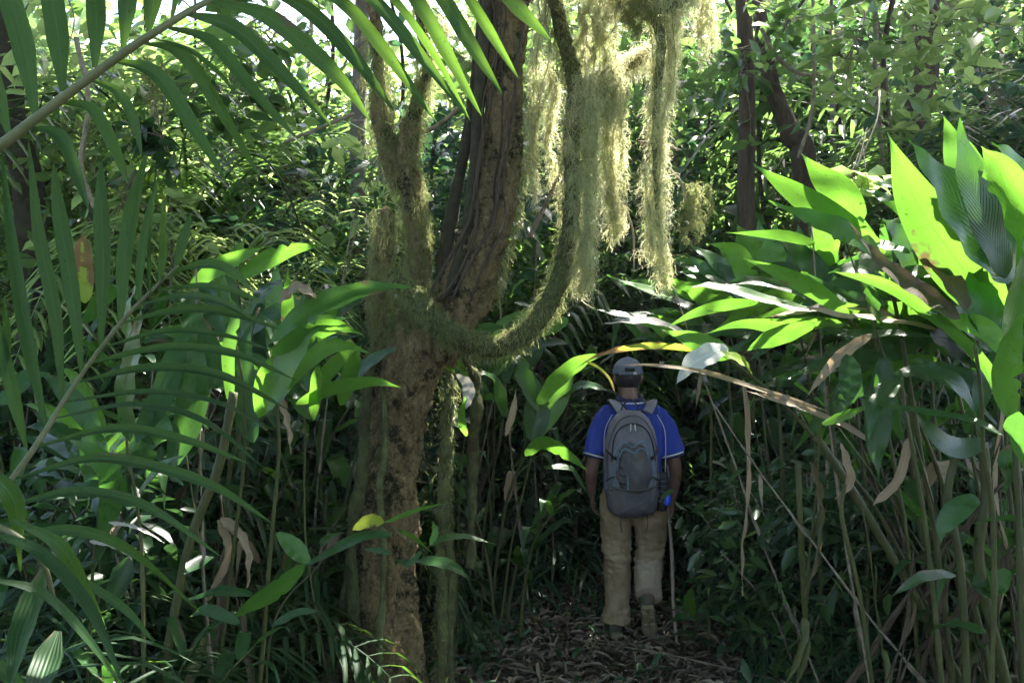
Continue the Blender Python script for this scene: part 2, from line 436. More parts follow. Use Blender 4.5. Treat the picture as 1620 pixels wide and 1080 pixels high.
M['twig'] = rough_mat('twig', (0.12, 0.095, 0.065), (0.30, 0.25, 0.18), (0.05, 0.05, 0.02), 20, 0.85, 0.5, 0.003)
M['soil'] = rough_mat('forest_floor', (0.03, 0.021, 0.014), (0.09, 0.062, 0.042), (0.05, 0.05, 0.022), 5, 0.95, 1.0, 0.03, speck=(0.11, 0.08, 0.055))
M['litter'] = leaf_mat('fallen_leaves', (0.065, 0.048, 0.034), (0.36, 0.28, 0.20), (0.08, 0.05, 0.02), 0.15, 0.5, spec=0.4)

# ------------------------------------------------------------------ gaps cut in the crowns to let sun onto chosen spots
SHAFTS = []
def shaft(px, py, d, r): SHAFTS.append((P(px, py, d), r))
for py in (-60, 60, 180, 300, 420): shaft(985, py, 5.2, 0.42)
shaft(905, 200, 5.2, 0.35); shaft(1065, 100, 5.2, 0.3)
shaft(1240, 330, 4.3, 0.45); shaft(1350, 330, 4.0, 0.4); shaft(1470, 290, 3.7, 0.45); shaft(1590, 280, 3.7, 0.4)
shaft(1180, 470, 4.2, 0.30); shaft(1050, 545, 4.5, 0.25); shaft(1300, 460, 4.2, 0.30)
shaft(450, 430, 3.9, 0.3); shaft(500, 500, 3.7, 0.15); shaft(330, 440, 4.2, 0.2)
shaft(600, 100, 4.9, 0.2); shaft(590, 830, 3.9, 0.12); shaft(640, 250, 5.0, 0.2)
SHAFTS.append((np.array([-4.5, 11.5, 4.0]), 4.6)); SHAFTS.append((np.array([-1.5, 15.0, 5.0]), 4.0)); SHAFTS.append((np.array([-7.5, 16.5, 6.0]), 5.0))
SHAFTS.append((np.array([2.6, 10.0, 3.8]), 1.9)); SHAFTS.append((np.array([5.0, 11.5, 4.4]), 1.9)); SHAFTS.append((np.array([6.2, 15.0, 5.6]), 1.5)); SHAFTS.append((np.array([0.6, 10.0, 2.8]), 1.2)); SHAFTS.append((np.array([0.0, 21.0, 5.0]), 6.0)); SHAFTS.append((np.array([9.0, 22.0, 5.0]), 3.5)); SHAFTS.append((np.array([-3.4, 8.0, 2.6]), 1.5))
SHAFTS.append((np.array([-2.0, 7.5, 1.6]), 0.9))
def lit(pos):
    """True where a leaf would stand in one of the light gaps"""
    out = np.zeros(len(pos), bool)
    for c, r in SHAFTS:
        v = pos-c; t = v@SDIR
        d = np.linalg.norm(v-t[:, None]*SDIR, axis=1)
        out |= (t > 0.6) & (d < 0.17+r*(0.9+0.2*np.sin(pos[:, 0]*3+pos[:, 1]*2.3)))
    return out

for a_ in ((1540, 560, 3.8, .3), (1500, 420, 4.2, .35), (1400, 470, 4.5, .3), (1200, 520, 5.2, .25), (1610, 420, 3.6, .35), (380, 500, 4.6, .3), (900, 620, 5.7, .16), (1030, 900, 6.0, .08), (300, 900, 4.0, .12), (1420, 620, 4, .12), (700, 880, 3.8, .1), (1000, 960, 8.0, .15), (880, 860, 7.5, .1), (1130, 1000, 5.8, .06), (940, 1040, 5.5, .03)): shaft(*a_)
for a_ in ((640, 80, 2.4, .18), (760, 90, 2.45, .16), (560, 80, 2.4, .12), (690, 650, 5.0, .2), (700, 540, 5.0, .2), (780, 300, 5.0, .2), (640, 850, 5.0, .12), (150, 60, 2.3, .1)): shaft(*a_)
SHAFTS.append((np.array([-2.2, 9.0, 2.8]), 2.0)); SHAFTS.append((np.array([-5.0, 8.0, 3.0]), 1.6))
# ------------------------------------------------------------------ ground
def gz(x, y):
    return 0.03*np.sin(x*1.7+y*0.9)+0.02*np.sin(x*3.9-y*2.7)+0.012*np.sin(x*9+y*7)
def make_ground():
    def axis(lo, hi, fine_lo, fine_hi, st):
        f = np.arange(fine_lo, fine_hi+1e-6, st)
        a = fine_lo-np.geomspace(st, fine_lo-lo, 22)[::-1]; b = fine_hi+np.geomspace(st, hi-fine_hi, 22)
        return np.concatenate([a, f, b])
    X = axis(-220, 220, -6, 6, 0.07); Y = axis(-120, 320, 1, 14, 0.07)
    XX, YY = np.meshgrid(X, Y)
    pts = np.stack([XX.ravel(), YY.ravel(), np.zeros(XX.size)], 1)
    pts[:, 2] = gz(pts[:, 0], pts[:, 1])+0.018*fbm(pts, 2.5, 3)
    nx = len(X); i = np.arange(len(Y)-1)[:, None]*nx; j = np.arange(nx-1)[None, :]
    F = np.stack([i+j, i+j+1, i+nx+j+1, i+nx+j], -1).reshape(-1, 4)
    g = G().add(pts, F, var=0.5)
    o = link('ground', g.mesh('ground', M['soil'])); tag(o, kind='structure')
make_ground()

def flat_leaves(n, xr, yr, size, mat, name, label, cat, zoff=0.015, tilt=0.35, asp=0.7, mask=None, upright=0.0):
    x = rng.uniform(*xr, n); y = rng.uniform(*yr, n)
    if mask is not None:
        k = mask(x, y); x, y = x[k], y[k]; n = len(x)
    a = rng.random(n)*6.283
    d = np.stack([np.cos(a), np.sin(a), rng.normal(size=n)*tilt+upright], 1); d = nrm(d)
    up = nrm(np.stack([rng.normal(size=n)*tilt, rng.normal(size=n)*tilt, np.ones(n)], 1))
    S = nrm(np.cross(d, up)); Nn = np.cross(S, d)
    s = size*(0.4+rng.random(n)*1.0)
    c = np.stack([x, y, gz(x, y)+zoff+rng.random(n)*0.02], 1)
    lv = _LV.copy(); lv[:, 2] *= 2.2
    V = c[:, None, :]+(S[:, None, :]*(lv[:, 0]*asp)[None, :, None]+d[:, None, :]*lv[:, 1][None, :, None]+Nn[:, None, :]*lv[:, 2][None, :, None])*s[:, None, None]
    b = (np.arange(n)*8)[:, None, None]
    g = G().add(V.reshape(-1, 3), (b+_L4[None]).reshape(-1, 4), (b+_L3[None]).reshape(-1, 3), np.tile(_LU, (n, 1)), np.repeat(rng.random(n), 8))
    o = link(name, g.mesh(name, mat)); tag(o, label, cat, kind='stuff'); return o
flat_leaves(40000, (-4.5, 5), (3.8, 12), 0.058, M['litter'], 'leaf_litter', 'brown fallen leaves and scraps covering the dark forest floor', 'leaf litter', tilt=0.4)
flat_leaves(9000, (-4.5, 5), (3.8, 11), 0.11, M['litter'], 'leaf_litter', 'narrow curled dead leaves strewn over the dark path', 'leaf litter', tilt=0.35, asp=0.25, zoff=0.03)
def herb_mask(x, y):
    path = np.abs(x-0.55-0.1*(y-6)) < 0.55
    return (~path | (rng.random(len(x)) < 0.22)) & (fbm(np.stack([x, y, 0*x], 1), 0.8, 2) > -0.25)
flat_leaves(9000, (-4.5, 5), (3.6, 12), 0.085, M['darkleaf'], 'ground_cover', 'low dark green herbs carpeting the ground beside the path', 'ground cover', zoff=0.05, tilt=0.5, asp=0.6, mask=herb_mask, upright=0.5)
def herb_tufts():
    n = 900; x = rng.uniform(-4, 4.5, n); y = rng.uniform(4.2, 11, n); k = herb_mask(x, y); x, y = x[k], y[k]
    pos = []
    for a, b in zip(x, y):
        h = 0.08+0.22*rng.random(); m = rng.integers(8, 22)
        pos.append(np.stack([a+rng.normal(size=m)*0.07, b+rng.normal(size=m)*0.07, gz(a, b)+rng.random(m)*h+0.02], 1))
    g = G(); leaf_cloud(g, np.concatenate(pos), 0.07, 0.55, 0.0)
    o = link('ground_cover', g.mesh('ground_cover', M['fern'])); tag(o, 'small leafy weeds and seedlings scattered along the edges of the path', 'ground cover', kind='stuff')
herb_tufts()
def twigs():
    g = G()
    for k in range(2000):
        x = rng.uniform(-3.5, 4.5); y = rng.uniform(4.2, 9.5); L = 0.08+0.35*rng.random()**2; a = rng.random()*3.14
        p = np.array([x, y, gz(x, y)+0.03+0.02*rng.random()]); d = np.array([math.cos(a), math.sin(a), rng.normal()*0.12])*L
        tube(g, [p, p+d*0.5+rng.normal(size=3)*0.012, p+d], [0.003+0.003*rng.random()]*2+[0.002], 4, 4, caps=False)
    o = link('twig_litter', g.mesh('twig_litter', M['twig'])); tag(o, 'thin broken twigs and dead stalks lying on the forest floor', 'twigs', kind='stuff')
twigs()

# ------------------------------------------------------------------ the mossy central tree
def remesh(name, g, voxel, mat, root, disp=None, smooth=3):
    off = np.array(root.matrix_basis.translation)
    me = g.mesh(name+'_src', None)
    o = bpy.data.objects.new('tmp', me); C.objects.link(o)
    md = o.modifiers.new('r', 'REMESH'); md.mode = 'VOXEL'; md.voxel_size = voxel; md.use_smooth_shade = True
    if smooth: s = o.modifiers.new('s', 'SMOOTH'); s.factor = 0.5; s.iterations = smooth
    dg = bpy.context.evaluated_depsgraph_get()
    ev = o.evaluated_get(dg)
    m2 = bpy.data.meshes.new_from_object(ev)
    bpy.data.objects.remove(o); bpy.data.meshes.remove(me)
    n = len(m2.vertices); co = np.empty(n*3, np.float32); m2.vertices.foreach_get('co', co); co = co.reshape(-1, 3).astype(float)
    if disp is not None:
        nn = np.empty(n*3, np.float32); m2.vertex_normals.foreach_get('vector', nn); nn = nn.reshape(-1, 3)
        co = co+nn*disp(co)[:, None]
    co = co-off
    m2.vertices.foreach_set('co', co.astype(np.float32).ravel())
    m2.polygons.foreach_set('use_smooth', np.ones(len(m2.polygons), bool))
    a = m2.attributes.new('var', 'FLOAT', 'POINT'); a.data.foreach_set('value', np.full(n, 0.5, np.float32))
    m2.materials.clear(); m2.materials.append(mat); m2.name = name; m2.update()
    return link(name, m2, root)

D = 5.0
def PX(lst, d=D):
    return [P(a[0], a[1], a[2] if len(a) > 2 else d) for a in lst]
def rad(px, d=D): return px/FPX*d
tree = thing('mossy_tree', 'large speckled mossy tree with forking trunk in the centre of the photo', 'tree', ground_at(625, 5.1))
g = G()
tube(g, PX([(586, 1120, 5.15), (596, 1000, 5.12), (604, 880, 5.1), (614, 760, 5.1), (628, 680, 5.1), (648, 600, 5.05), (666, 545, 5.05), (690, 510, 5.05)]),
     [rad(74), rad(64), rad(56), rad(49), rad(48), rad(54), rad(52), rad(38)], 40, 60, ell=0.9)
for a in (((545, 1125, 5.0), (576, 980, 5.05), (598, 850, 5.1), (612, 740, 5.1)), ((655, 1130, 4.95), (640, 1020, 5.0), (630, 900, 5.05), (628, 800, 5.1)), ((612, 1130, 4.88), (616, 980, 4.96), (622, 860, 5.02), (630, 760, 5.05)),
          ((585, 1120, 5.2), (596, 900, 5.15), (598, 760, 5.1), (603, 640, 5.1), (606, 560, 5.1), (602, 450, 5.1), (612, 330, 5.1))):
    tube(g, PX(a), np.linspace(rad(30), rad(18), len(a)), 20, 30)
# right fork
tube(g, PX([(680, 560), (715, 500), (745, 455), (765, 390), (788, 300), (798, 200), (802, 100), (806, 0), (810, -120), (812, -300)]), [rad(a) for a in (44, 44, 40, 35, 33, 33, 31, 29, 27, 22)], 32, 70)
tube(g, PX([(676, 520, 4.97), (712, 440, 4.97), (745, 340, 4.98), (768, 230, 4.98), (780, 100, 5)]), [rad(a) for a in (14, 9, 9, 9, 9)], 12, 50)
# left mossy stems
tube(g, PX([(640, 560), (655, 480), (662, 400), (655, 320), (645, 240), (665, 160), (672, 90), (660, -20), (640, -180)]), [rad(a) for a in (27, 20, 19, 19, 17, 13, 12, 11, 10)], 20, 60)
tube(g, PX([(636, 300), (612, 220), (602, 130), (596, 40), (585, -100)]), [rad(a) for a in (16, 14, 12, 11, 9)], 18, 40)
def barkdisp(p):
    return 0.018*fbm(p, 3.2, 3, (1, 1, 0.22))+0.018*fbm(p, 9, 2, (1, 1, 0.25), 2)-0.012*np.abs(fbm(p, 14, 2, (1, 1, 0.2), 5))+0.006*fbm(p, 26, 2, (1, 1, .7), 3)
trunk = remesh('trunk', g, 0.010, M['bark'], tree, barkdisp, 2)
# roots and limb stubs visible as parts
for lst, r in (([(700, 470), (718, 330), (745, 180), (760, 60), (768, -40)], 9), ([(690, 470, 5.1), (712, 330, 5.1), (748, 200, 5.1), (765, 90, 5.1), (778, -20, 5.1)], 7),
               ([(705, 480, 4.95), (735, 380, 4.95), (752, 260, 4.95), (758, 150, 4.95), (772, 0, 4.95)], 10)):
    g = G(); tube(g, PX(lst), rad(r), 10, 40, rough=0.0015); part('side_stem', g, M['darkstem'], tree)
for lst, r in (([(712, 600), (706, 700), (702, 820), (704, 950), (698, 1110)], 9), ([(735, 560, 5.2), (752, 620, 5.2), (748, 760, 5.2), (742, 900, 5.2)], 8),
               ([(590, 560, 4.95), (576, 660, 4.93), (572, 760, 4.9), (556, 860, 4.9), (560, 1000, 4.9), (540, 1110, 4.9)], 8), ([(715, 590), (705, 760), (715, 900), (712, 1080)], 6), ([(610, 600, 4.85), (603, 760, 4.82), (606, 900, 4.82), (598, 1100, 4.8)], 5),
               ([(600, 700, 5.0), (585, 780, 5.0), (556, 880, 4.98), (530, 1010, 4.95), (505, 1100, 4.95)], 8)):
    g = G(); q_ = crs(np.array(PX(lst)), 60)+0.008*np.stack([np.interp(np.arange(60), np.arange(0, 60, 5), rng.normal(size=12)) for _ in range(3)], 1); tube(g, q_, rad(r)*(1+0.25*np.interp(np.arange(60), np.arange(0, 60, 4), rng.normal(size=15))), 10, rough=0.002); k_ = rng.integers(0, 60, 900); o_ = nrm(rng.normal(size=(900, 3))*[1, 1, .2]); hairs(g, q_[k_]+o_*rad(r)+rng.normal(size=(900, 3))*[.002, .002, .02], 0.04, 0.6, 0.0028, 4, 0.8, out=o_*.6); part('aerial_root', g, M['mosscore'], tree)
# thin vines clinging on the bark
for k in range(5):
    x0 = 740+rng.random()*70; y0 = -20; lst = []
    for j in range(9):
        yy = y0+j*62; xx = 806-(max(0, yy-60)*0.12 if yy < 350 else 35+(yy-350)*0.5)+(k-2)*13.0+9*math.sin(k*2.1+j*0.7)+rng.normal()*4
        lst.append((xx, yy, D-0.100-0.02*(1-((k-3)/5)**2)+rng.normal()*0.004))
    g = G(); tube(g, PX(lst), rad(1.0+1.6*rng.random())*(1+0.4*rng.normal(size=9).clip(-1, 1)), 6, 50, rough=0.001); part('climbing_root', g, M['bark2'], tree)
# fine fuzz of moss on the trunk
def surf_roots(pl, rr, n, jitter=0.0, frac=(0, 1), side=None):
    c = crs(np.array(PX(pl)), 80); R = np.interp(np.linspace(0, 1, 80), np.linspace(0, 1, len(rr)), [rad(a) for a in rr])
    i = (frac[0]+(frac[1]-frac[0])*rng.random(n))*79; i0 = np.minimum(i.astype(int), 78); f = (i-i0)[:, None]
    p = c[i0]*(1-f)+c[i0+1]*f; T = nrm(c[i0+1]-c[i0])
    o = nrm(np.cross(T, rng.normal(size=(n, 3))))
    r = R[i0][:, None]*(0.85+0.25*rng.random((n, 1)))
    return p+o*r+rng.normal(size=(n, 3))*jitter, o
g = G()
for pl, rr, n in (([(640, 560), (655, 480), (662, 400), (655, 320), (645, 240), (665, 160), (672, 90), (660, -20)], (20, 20, 20, 20, 18, 14, 13, 12), 7500),
                  ([(636, 300), (612, 220), (602, 130), (596, 40)], (17, 15, 13, 12), 3500), ([(606, 560), (602, 450), (612, 330)], (18, 18, 22), 2600),
                  ([(808, 40), (820, 160), (818, 280), (800, 380), (775, 480)], (12, 14, 16, 14, 12), 2600),
                  ([(640, 520), (670, 480), (700, 470)], (30, 30, 20), 1800),
                  ([(712, 600), (702, 820), (698, 1080)], (10, 10, 10), 1200)):
    p, o = surf_roots(pl, rr, n); hairs(g, p, 0.065, 0.6, 0.0030, 6, 1.1, out=o*0.45)
part('moss_coat', g, M['moss_dark'], tree)
g = G()
for pl, rr, n in (([(628, 1080), (632, 760), (652, 600), (690, 520)], (60, 40, 54, 40), 1300), ([(745, 455), (788, 300), (802, 60)], (42, 36, 32), 1100)):
    p, o = surf_roots(pl, rr, n); hairs(g, p, 0.035, 0.6, 0.0025, 4, 0.6, out=o*0.9)
part('moss_fuzz', g, M['moss_dark'], tree)

# the looping mossy liana
liana = thing('hanging_liana', 'thick mossy liana looping in a U from the trunk fork up past the hanging moss', 'vine', P(735, 545, 4.85))
LP_ = [(620, 430, 4.9), (655, 470, 4.86), (690, 508, 4.84), (735, 540, 4.84), (790, 548, 4.85), (840, 518, 4.9), (878, 460, 4.95), (898, 390, 5.0), (906, 300, 5.0), (904, 220, 5.05), (912, 150, 5.15), (900, 90, 5.2), (884, 30, 5.2), (872, -60, 5.2), (865, -250, 5.2)]
g = G(); tube(g, PX(LP_), [rad(a) for a in (10, 13, 15, 16, 15, 15, 15, 14, 13, 13, 15, 13, 12, 11, 10)], 14, 160, rough=0.004); part('stem', g, M['mosscore'], liana)
g = G(); p, o = surf_roots(LP_, (12, 15, 16, 17, 16, 16, 15, 15, 14, 14, 17, 16, 15, 14), 11000); hairs(g, p, 0.06, 0.55, 0.003, 5, 0.7, out=o); part('moss_coat', g, M['moss_dark'], liana)

# hanging curtains of beard moss
def moss(pl, rr, n, label, d=5.0, hl=0.16, pale=True, core=True):
    c = np.array(PX([(a[0], a[1], a[2] if len(a) > 2 else d) for a in pl]))
    t = tag(bpy.data.objects.new('hanging_moss', None), label, 'moss', 'curtains of beard moss hanging from the tree')
    C.objects.link(t); t.location = tuple(c[0])
    cc = crs(c, 80); R = np.interp(np.linspace(0, 1, 80), np.linspace(0, 1, len(rr)), [rad(a, d) for a in rr])*0.92
    m = max(3, int(max(rr)*0.27)); g = G(); tg = G(); dg_ = tg; k = int(n*0.78/m)
    for i in range(m):
        a = rng.random()*6.283; q = math.sqrt(rng.random()); fl = 0.45+0.55*rng.random()**0.55 if i else 1.0; ph = rng.random(3)*6.3
        s = np.linspace(0, fl, 60); base = np.stack([np.interp(s*79, np.arange(80), cc[:, j]) for j in range(3)], 1); rr_ = np.interp(s*79, np.arange(80), R)
        w = 0.020*np.sin(s*8+ph[0])+0.012*np.sin(s*19+ph[1])
        rope = base+np.stack([math.cos(a)*q*rr_+w, math.sin(a)*q*rr_*0.6+0.008*np.sin(s*11+ph[2]), 0*s], 1)
        f = rng.random(k)**0.85*59; f = np.clip(f+2.6*np.sin(f*0.8+ph[1])+1.2*np.sin(f*2.1+ph[2]), 0, 58.9); i0 = np.minimum(f.astype(int), 58); p = rope[i0]*(1-(f-i0)[:, None])+rope[i0+1]*(f-i0)[:, None]
        thick = (0.010+0.022*rng.random())*(1.15-0.9*(f/59))*(1+0.35*np.sin(f*0.7+ph[0]))
        o = nrm(rng.normal(size=(k, 3))*[1, 1, .3]); p = p+o*(thick*np.sqrt(rng.random(k)))[:, None]
        hairs(g, p, hl*(0.35+0.35*rng.random()), 0.65, 0.0025, 8, 0.7, out=o*0.7)
        kc = k//3; jc = rng.integers(0, k, kc); hairs(dg_, rope[i0[jc]]+o[jc]*0.006, hl*0.3, 0.5, 0.003, 5, 0.8, out=o[jc]*.3)
        tube(tg, rope[:55:3], np.linspace(0.003, 0.001, 19), 4, caps=False)
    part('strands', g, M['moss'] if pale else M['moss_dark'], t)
    part('twig', tg, M['moss_dark'], t)
    return t
moss([(925, 120, 4.93), (924, 220, 4.93), (924, 320, 4.93), (922, 400, 4.93), (918, 470, 4.93)], (22, 24, 22, 20, 8), 9000, 'pale sunlit moss curtain right beside the looping liana, brightest on its right edge', 5.05, 0.17)
moss([(975, 90), (975, 180), (972, 270), (973, 340), (975, 385)], (34, 34, 24, 14, 6), 6500, 'broad moss curtain left of the longest strand, ending in a narrow pinkish tip', 5.1, 0.16)
moss([(1040, -20), (1042, 100), (1038, 200), (1032, 300), (1036, 380), (1043, 450)], (38, 40, 30, 24, 20, 9), 9500, 'longest and thickest strand of moss hanging lowest, above the white leaves', 5.0, 0.17)
moss([(1070, 0), (1068, 80), (1062, 150)], (14, 14, 8), 1800, 'short bright moss fringe on the right edge of the thick strand', 5.05, 0.14)
moss([(1115, -30), (1117, 40), (1114, 100)], (16, 14, 6), 1800, 'short thin moss strand hanging free, rightmost of the curtains', 5.2, 0.15)
moss([(958, -20), (955, 50), (945, 110)], (48, 46, 20), 5200, 'wide pale moss mat draped over the branch at the top edge', 5.15, 0.15)
moss([(990, -10, 4.95), (1000, 20, 4.95), (1010, 60, 4.95)], (36, 34, 10), 2500, 'grey green moss cushion on the dark branch at the top edge', 4.95, 0.12, pale=False)
moss([(868, -20), (862, 60), (850, 160), (845, 240), (842, 330)], (22, 22, 17, 13, 7), 4200, 'thin sunlit moss strand between the trunk and the liana, hanging left of the liana', 5.2, 0.14)
moss([(878, 100, 5.25), (880, 190, 5.25), (872, 300, 5.25)], (14, 14, 8), 2000, 'wispy bright moss tassel close behind the liana', 5.25, 0.14)
moss([(893, 210, 5.2), (890, 260, 5.2), (886, 360, 5.2)], (12, 12, 8), 1300, 'yellow green moss tuft on the left side of the liana', 5.2, 0.12)
moss([(1105, 290, 5.6), (1100, 340, 5.6), (1098, 385, 5.6)], (22, 24, 14), 1500, 'round dull moss clump behind the tip of the arching leaves', 5.6, 0.12, pale=False)
moss([(590, 60, 5.05), (592, 150, 5.05), (600, 240, 5.05)], (16, 18, 12), 2200, 'olive moss hanging along the leftmost mossy stem', 5.05, 0.14, pale=False)
moss([(700, 20, 5.3), (705, 80, 5.3)], (14, 8), 700, 'small moss wisp behind the thin dark stems', 5.3, 0.12)
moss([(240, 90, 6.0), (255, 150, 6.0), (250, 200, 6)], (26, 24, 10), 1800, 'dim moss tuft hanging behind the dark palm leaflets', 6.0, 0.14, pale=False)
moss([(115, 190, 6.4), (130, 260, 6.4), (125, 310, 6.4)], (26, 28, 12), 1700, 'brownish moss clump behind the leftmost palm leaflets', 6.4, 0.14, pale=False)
moss([(955, 105, 5.0), (958, 150, 5.0), (955, 210, 5.0)], (34, 30, 14), 2600, 'moss tuft hanging from the side branch between liana and thick strand', 5.0, 0.14)
# branch that carries the curtains
br = thing('mossy_branch', 'dark mossy branch crossing the top edge above the moss curtains', 'branch', P(1060, -60, 5.0))
g = G()
tube(g, PX([(812, -120), (880, -40), (950, -15), (1020, 5), (1060, 10), (1110, -30), (1160, -90)]), [rad(a) for a in (12, 10, 9, 10, 10, 8, 5)], 12, 60, rough=0.003)
tube(g, PX([(1020, 5), (1045, 60), (1040, 140), (1036, 240), (1040, 330)]), [rad(a) for a in (8, 8, 6, 5, 3)], 10, 50, rough=0.003)
tube(g, PX([(912, 150, 5.2), (935, 128, 5.2), (965, 118, 5.2), (1000, 100, 5.2), (1030, 80, 5.2)]), [rad(a) for a in (12, 12, 11, 10, 8)], 10, 40, rough=0.003)
part('wood', g, M['mosscore'], br)
g = G()
for pl, rr, n in (([(880, -40), (950, -15), (1020, 5), (1060, 10), (1110, -30)], (18, 18, 18, 18, 12), 4000), ([(912, 150, 5.2), (965, 118, 5.2), (1030, 80, 5.2)], (16, 16, 14), 2600)):
    p, o = surf_roots(pl, rr, n); hairs(g, p, 0.08, 0.5, 0.003, 6, 0.9, out=o*0.5)
part('moss_coat', g, M['moss'], br)
# side twigs by the moss
for lst, r, lab in (([(838, 375, 5.2), (860, 330, 5.2), (885, 275, 5.2)], 4, 'pale bare twig rising behind the liana'), ([(1010, 225, 5.1), (1045, 228, 5.1), (1078, 238, 5.1)], 3, 'short mossy twig poking right from the thick moss strand'),
                    ([(940, 290, 5.2), (975, 310, 5.2), (1000, 360, 5.2), (1003, 430, 5.2)], 2, 'thin bent twig under the narrow moss curtain'), ([(1040, 250, 5.1), (1075, 285, 5.1), (1085, 320, 5.1)], 2.5, 'thin twig reaching down right from the thick moss strand'),
                    ([(650, 215, 5.1), (690, 200, 5.1), (730, 165, 5.1), (722, 150, 5.1)], 4, 'bare side twig crossing between the mossy stems and the thin dark stems')):
    g = G(); tube(g, PX(lst), [rad(r)]*(len(lst)-1)+[rad(r*0.5)], 7, 20); o = link('twig', g.mesh('twig', M['twig'])); tag(o, lab, 'twig')

# ------------------------------------------------------------------ foreground palm fronds (traced leaflets with real depth)
def frond(root, rachis, rr, leaflets, d0, mat='palm', tilt=0.5, glow=None):
    fr = G(); tube(fr, [P(*a) for a in rachis], [rad(a, 2.3) for a in rr], 10, 40)
    fo = part('frond', fr, M['palm_rib'], root)
    for lf in leaflets:
        pts, w = lf[0], lf[1]; dd = lf[2] if len(lf) > 2 else d0; dz = lf[3] if len(lf) > 3 else rng.normal()*0.12
        q = [P(a[0], a[1], dd+dz*(i/(len(pts)-1))**1.5) for i, a in enumerate(pts)]
        f = nrm(np.array([rng.normal()*0.25, -1.0, (-0.35 if glow and q[-1][0] > glow else tilt)+rng.normal()*0.15]))
        g = G(); blade(g, q, rad(w, dd)*rng.uniform(0.85, 1.1), 26, f, 0.22+0.25*rng.random(), 0.018, 'palm', rng.normal()*0.25)
        me = g.mesh('leaflet', M[mat], np.array(root.location)); link('leaflet', me, fo)
    return fo

pa = thing('foreground_palm', 'near palm whose dark frond crosses the upper left corner', 'palm', (-2.2, 1.9, 0))
g = G(); tube(g, [(-2.2, 1.9, 0), (-2.15, 1.92, 0.9), (-2.0, 2.0, 1.7)], [0.06, 0.05, 0.04], 12, 20); part('stem', g, M['cane'], pa)
A_l = [([(45, 202), (95, 215), (122, 275), (142, 335)], 20), ([(95, 162), (145, 175), (180, 235), (203, 292)], 22), ([(142, 127), (185, 145), (212, 190), (225, 250)], 17),
       ([(180, 97), (245, 118), (300, 195), (358, 287)], 25), ([(225, 68), (290, 88), (350, 175), (412, 282)], 25), ([(262, 43), (335, 68), (405, 150), (485, 238)], 25),
       ([(297, 22), (370, 45), (440, 110), (528, 204)], 26), ([(335, 3), (415, 22), (480, 70), (540, 128), (585, 190)], 26), ([(425, -14), (490, 18), (560, 90), (625, 178)], 26),
       ([(480, -30), (550, 10), (620, 95), (692, 196)], 22), ([(520, -40), (590, 0), (665, 90), (745, 192)], 22), ([(570, -45), (625, 0), (690, 90), (742, 186)], 14),
       ([(610, -50), (665, 10), (710, 90), (762, 184)], 21), ([(650, -60), (700, -5), (745, 70), (795, 150)], 24), ([(700, -70), (740, -5), (780, 60), (820, 124)], 17), ([(750, -80), (795, -20), (830, 20), (872, 64)], 30),
       ([(240, 60), (300, 80), (350, 120), (372, 150)], 9)]
A_u = [([(57, 185), (40, 80), (12, -20), (-20, -150)], 34), ([(100, 145), (92, 60), (78, -30), (60, -170)], 34), ([(150, 108), (152, 30), (148, -40), (140, -180)], 31),
       ([(195, 76), (202, 10), (203, -60), (200, -190)], 29), ([(235, 52), (243, 0), (250, -70), (255, -190)], 27), ([(273, 30), (285, -20), (300, -80), (320, -200)], 26), ([(15, 215), (-10, 120), (-40, 20)], 30)]
frond(pa, [(-330, 400, 2.35), (-150, 330, 2.3), (-20, 245, 2.3), (60, 185, 2.3), (180, 95, 2.3), (260, 42, 2.3), (340, -2, 2.35), (480, -50, 2.45), (650, -90, 2.6), (760, -100, 2.7)], [10, 9, 9, 8, 7, 6, 5, 5, 4, 3], A_l+A_u, 2.32, glow=-0.45)
pb = thing('foreground_palm', 'near palm on the left whose tall upright and arching leaflets fill the left edge', 'palm', (-1.75, 2.15, 0))
g = G(); tube(g, [(-1.75, 2.15, 0), (-1.7, 2.2, 0.5), (-1.55, 2.3, 0.95)], [0.05, 0.04, 0.03], 12, 20); part('stem', g, M['cane'], pb)
B = [([(42, 708), (15, 600), (-5, 500)], 20), ([(75, 682), (45, 540), (22, 400), (3, 245)], 25), ([(100, 640), (88, 500), (62, 370), (45, 222)], 24), ([(130, 592), (112, 450), (94, 340), (84, 255)], 24), ([(160, 555), (163, 420), (160, 330), (160, 252)], 25),
     ([(190, 515), (198, 410), (213, 320), (234, 238)], 26), ([(220, 488), (222, 420), (236, 340), (252, 275)], 14), ([(238, 470), (236, 400), (242, 340), (248, 285)], 9), ([(252, 452), (261, 400), (262, 350), (258, 303)], 24), ([(278, 425), (290, 385), (303, 335)], 20),
     ([(272, 430), (330, 418), (370, 432), (400, 462)], 20, 2.5), ([(250, 458), (320, 452), (370, 460), (425, 482)], 12, 2.5), ([(222, 482), (290, 468), (350, 478), (415, 515)], 14, 2.5), ([(195, 510), (290, 490), (370, 497), (445, 522)], 16, 2.5),
     ([(168, 548), (260, 524), (350, 530), (435, 556)], 14, 2.5), ([(145, 573), (260, 550), (370, 560), (470, 602)], 15, 2.5), ([(120, 605), (240, 582), (350, 595), (460, 650)], 16, 2.5), ([(105, 635), (230, 620), (340, 636), (440, 684)], 12, 2.5),
     ([(85, 662), (210, 640), (320, 665), (420, 742)], 12, 2.5), ([(60, 706), (180, 678), (290, 695), (400, 735)], 14, 2.5), ([(25, 757), (150, 725), (260, 742), (350, 775), (432, 828)], 17, 2.4), ([(8, 802), (120, 778), (230, 800), (350, 880)], 17, 2.4),
     ([(-10, 858), (110, 838), (210, 872), (322, 972)], 18, 2.4), ([(60, 880), (140, 925), (200, 965), (247, 1018)], 14, 2.4), ([(-30, 640), (10, 560), (8, 470)], 18), ([(0, 790), (-20, 700), (-30, 600)], 20)]
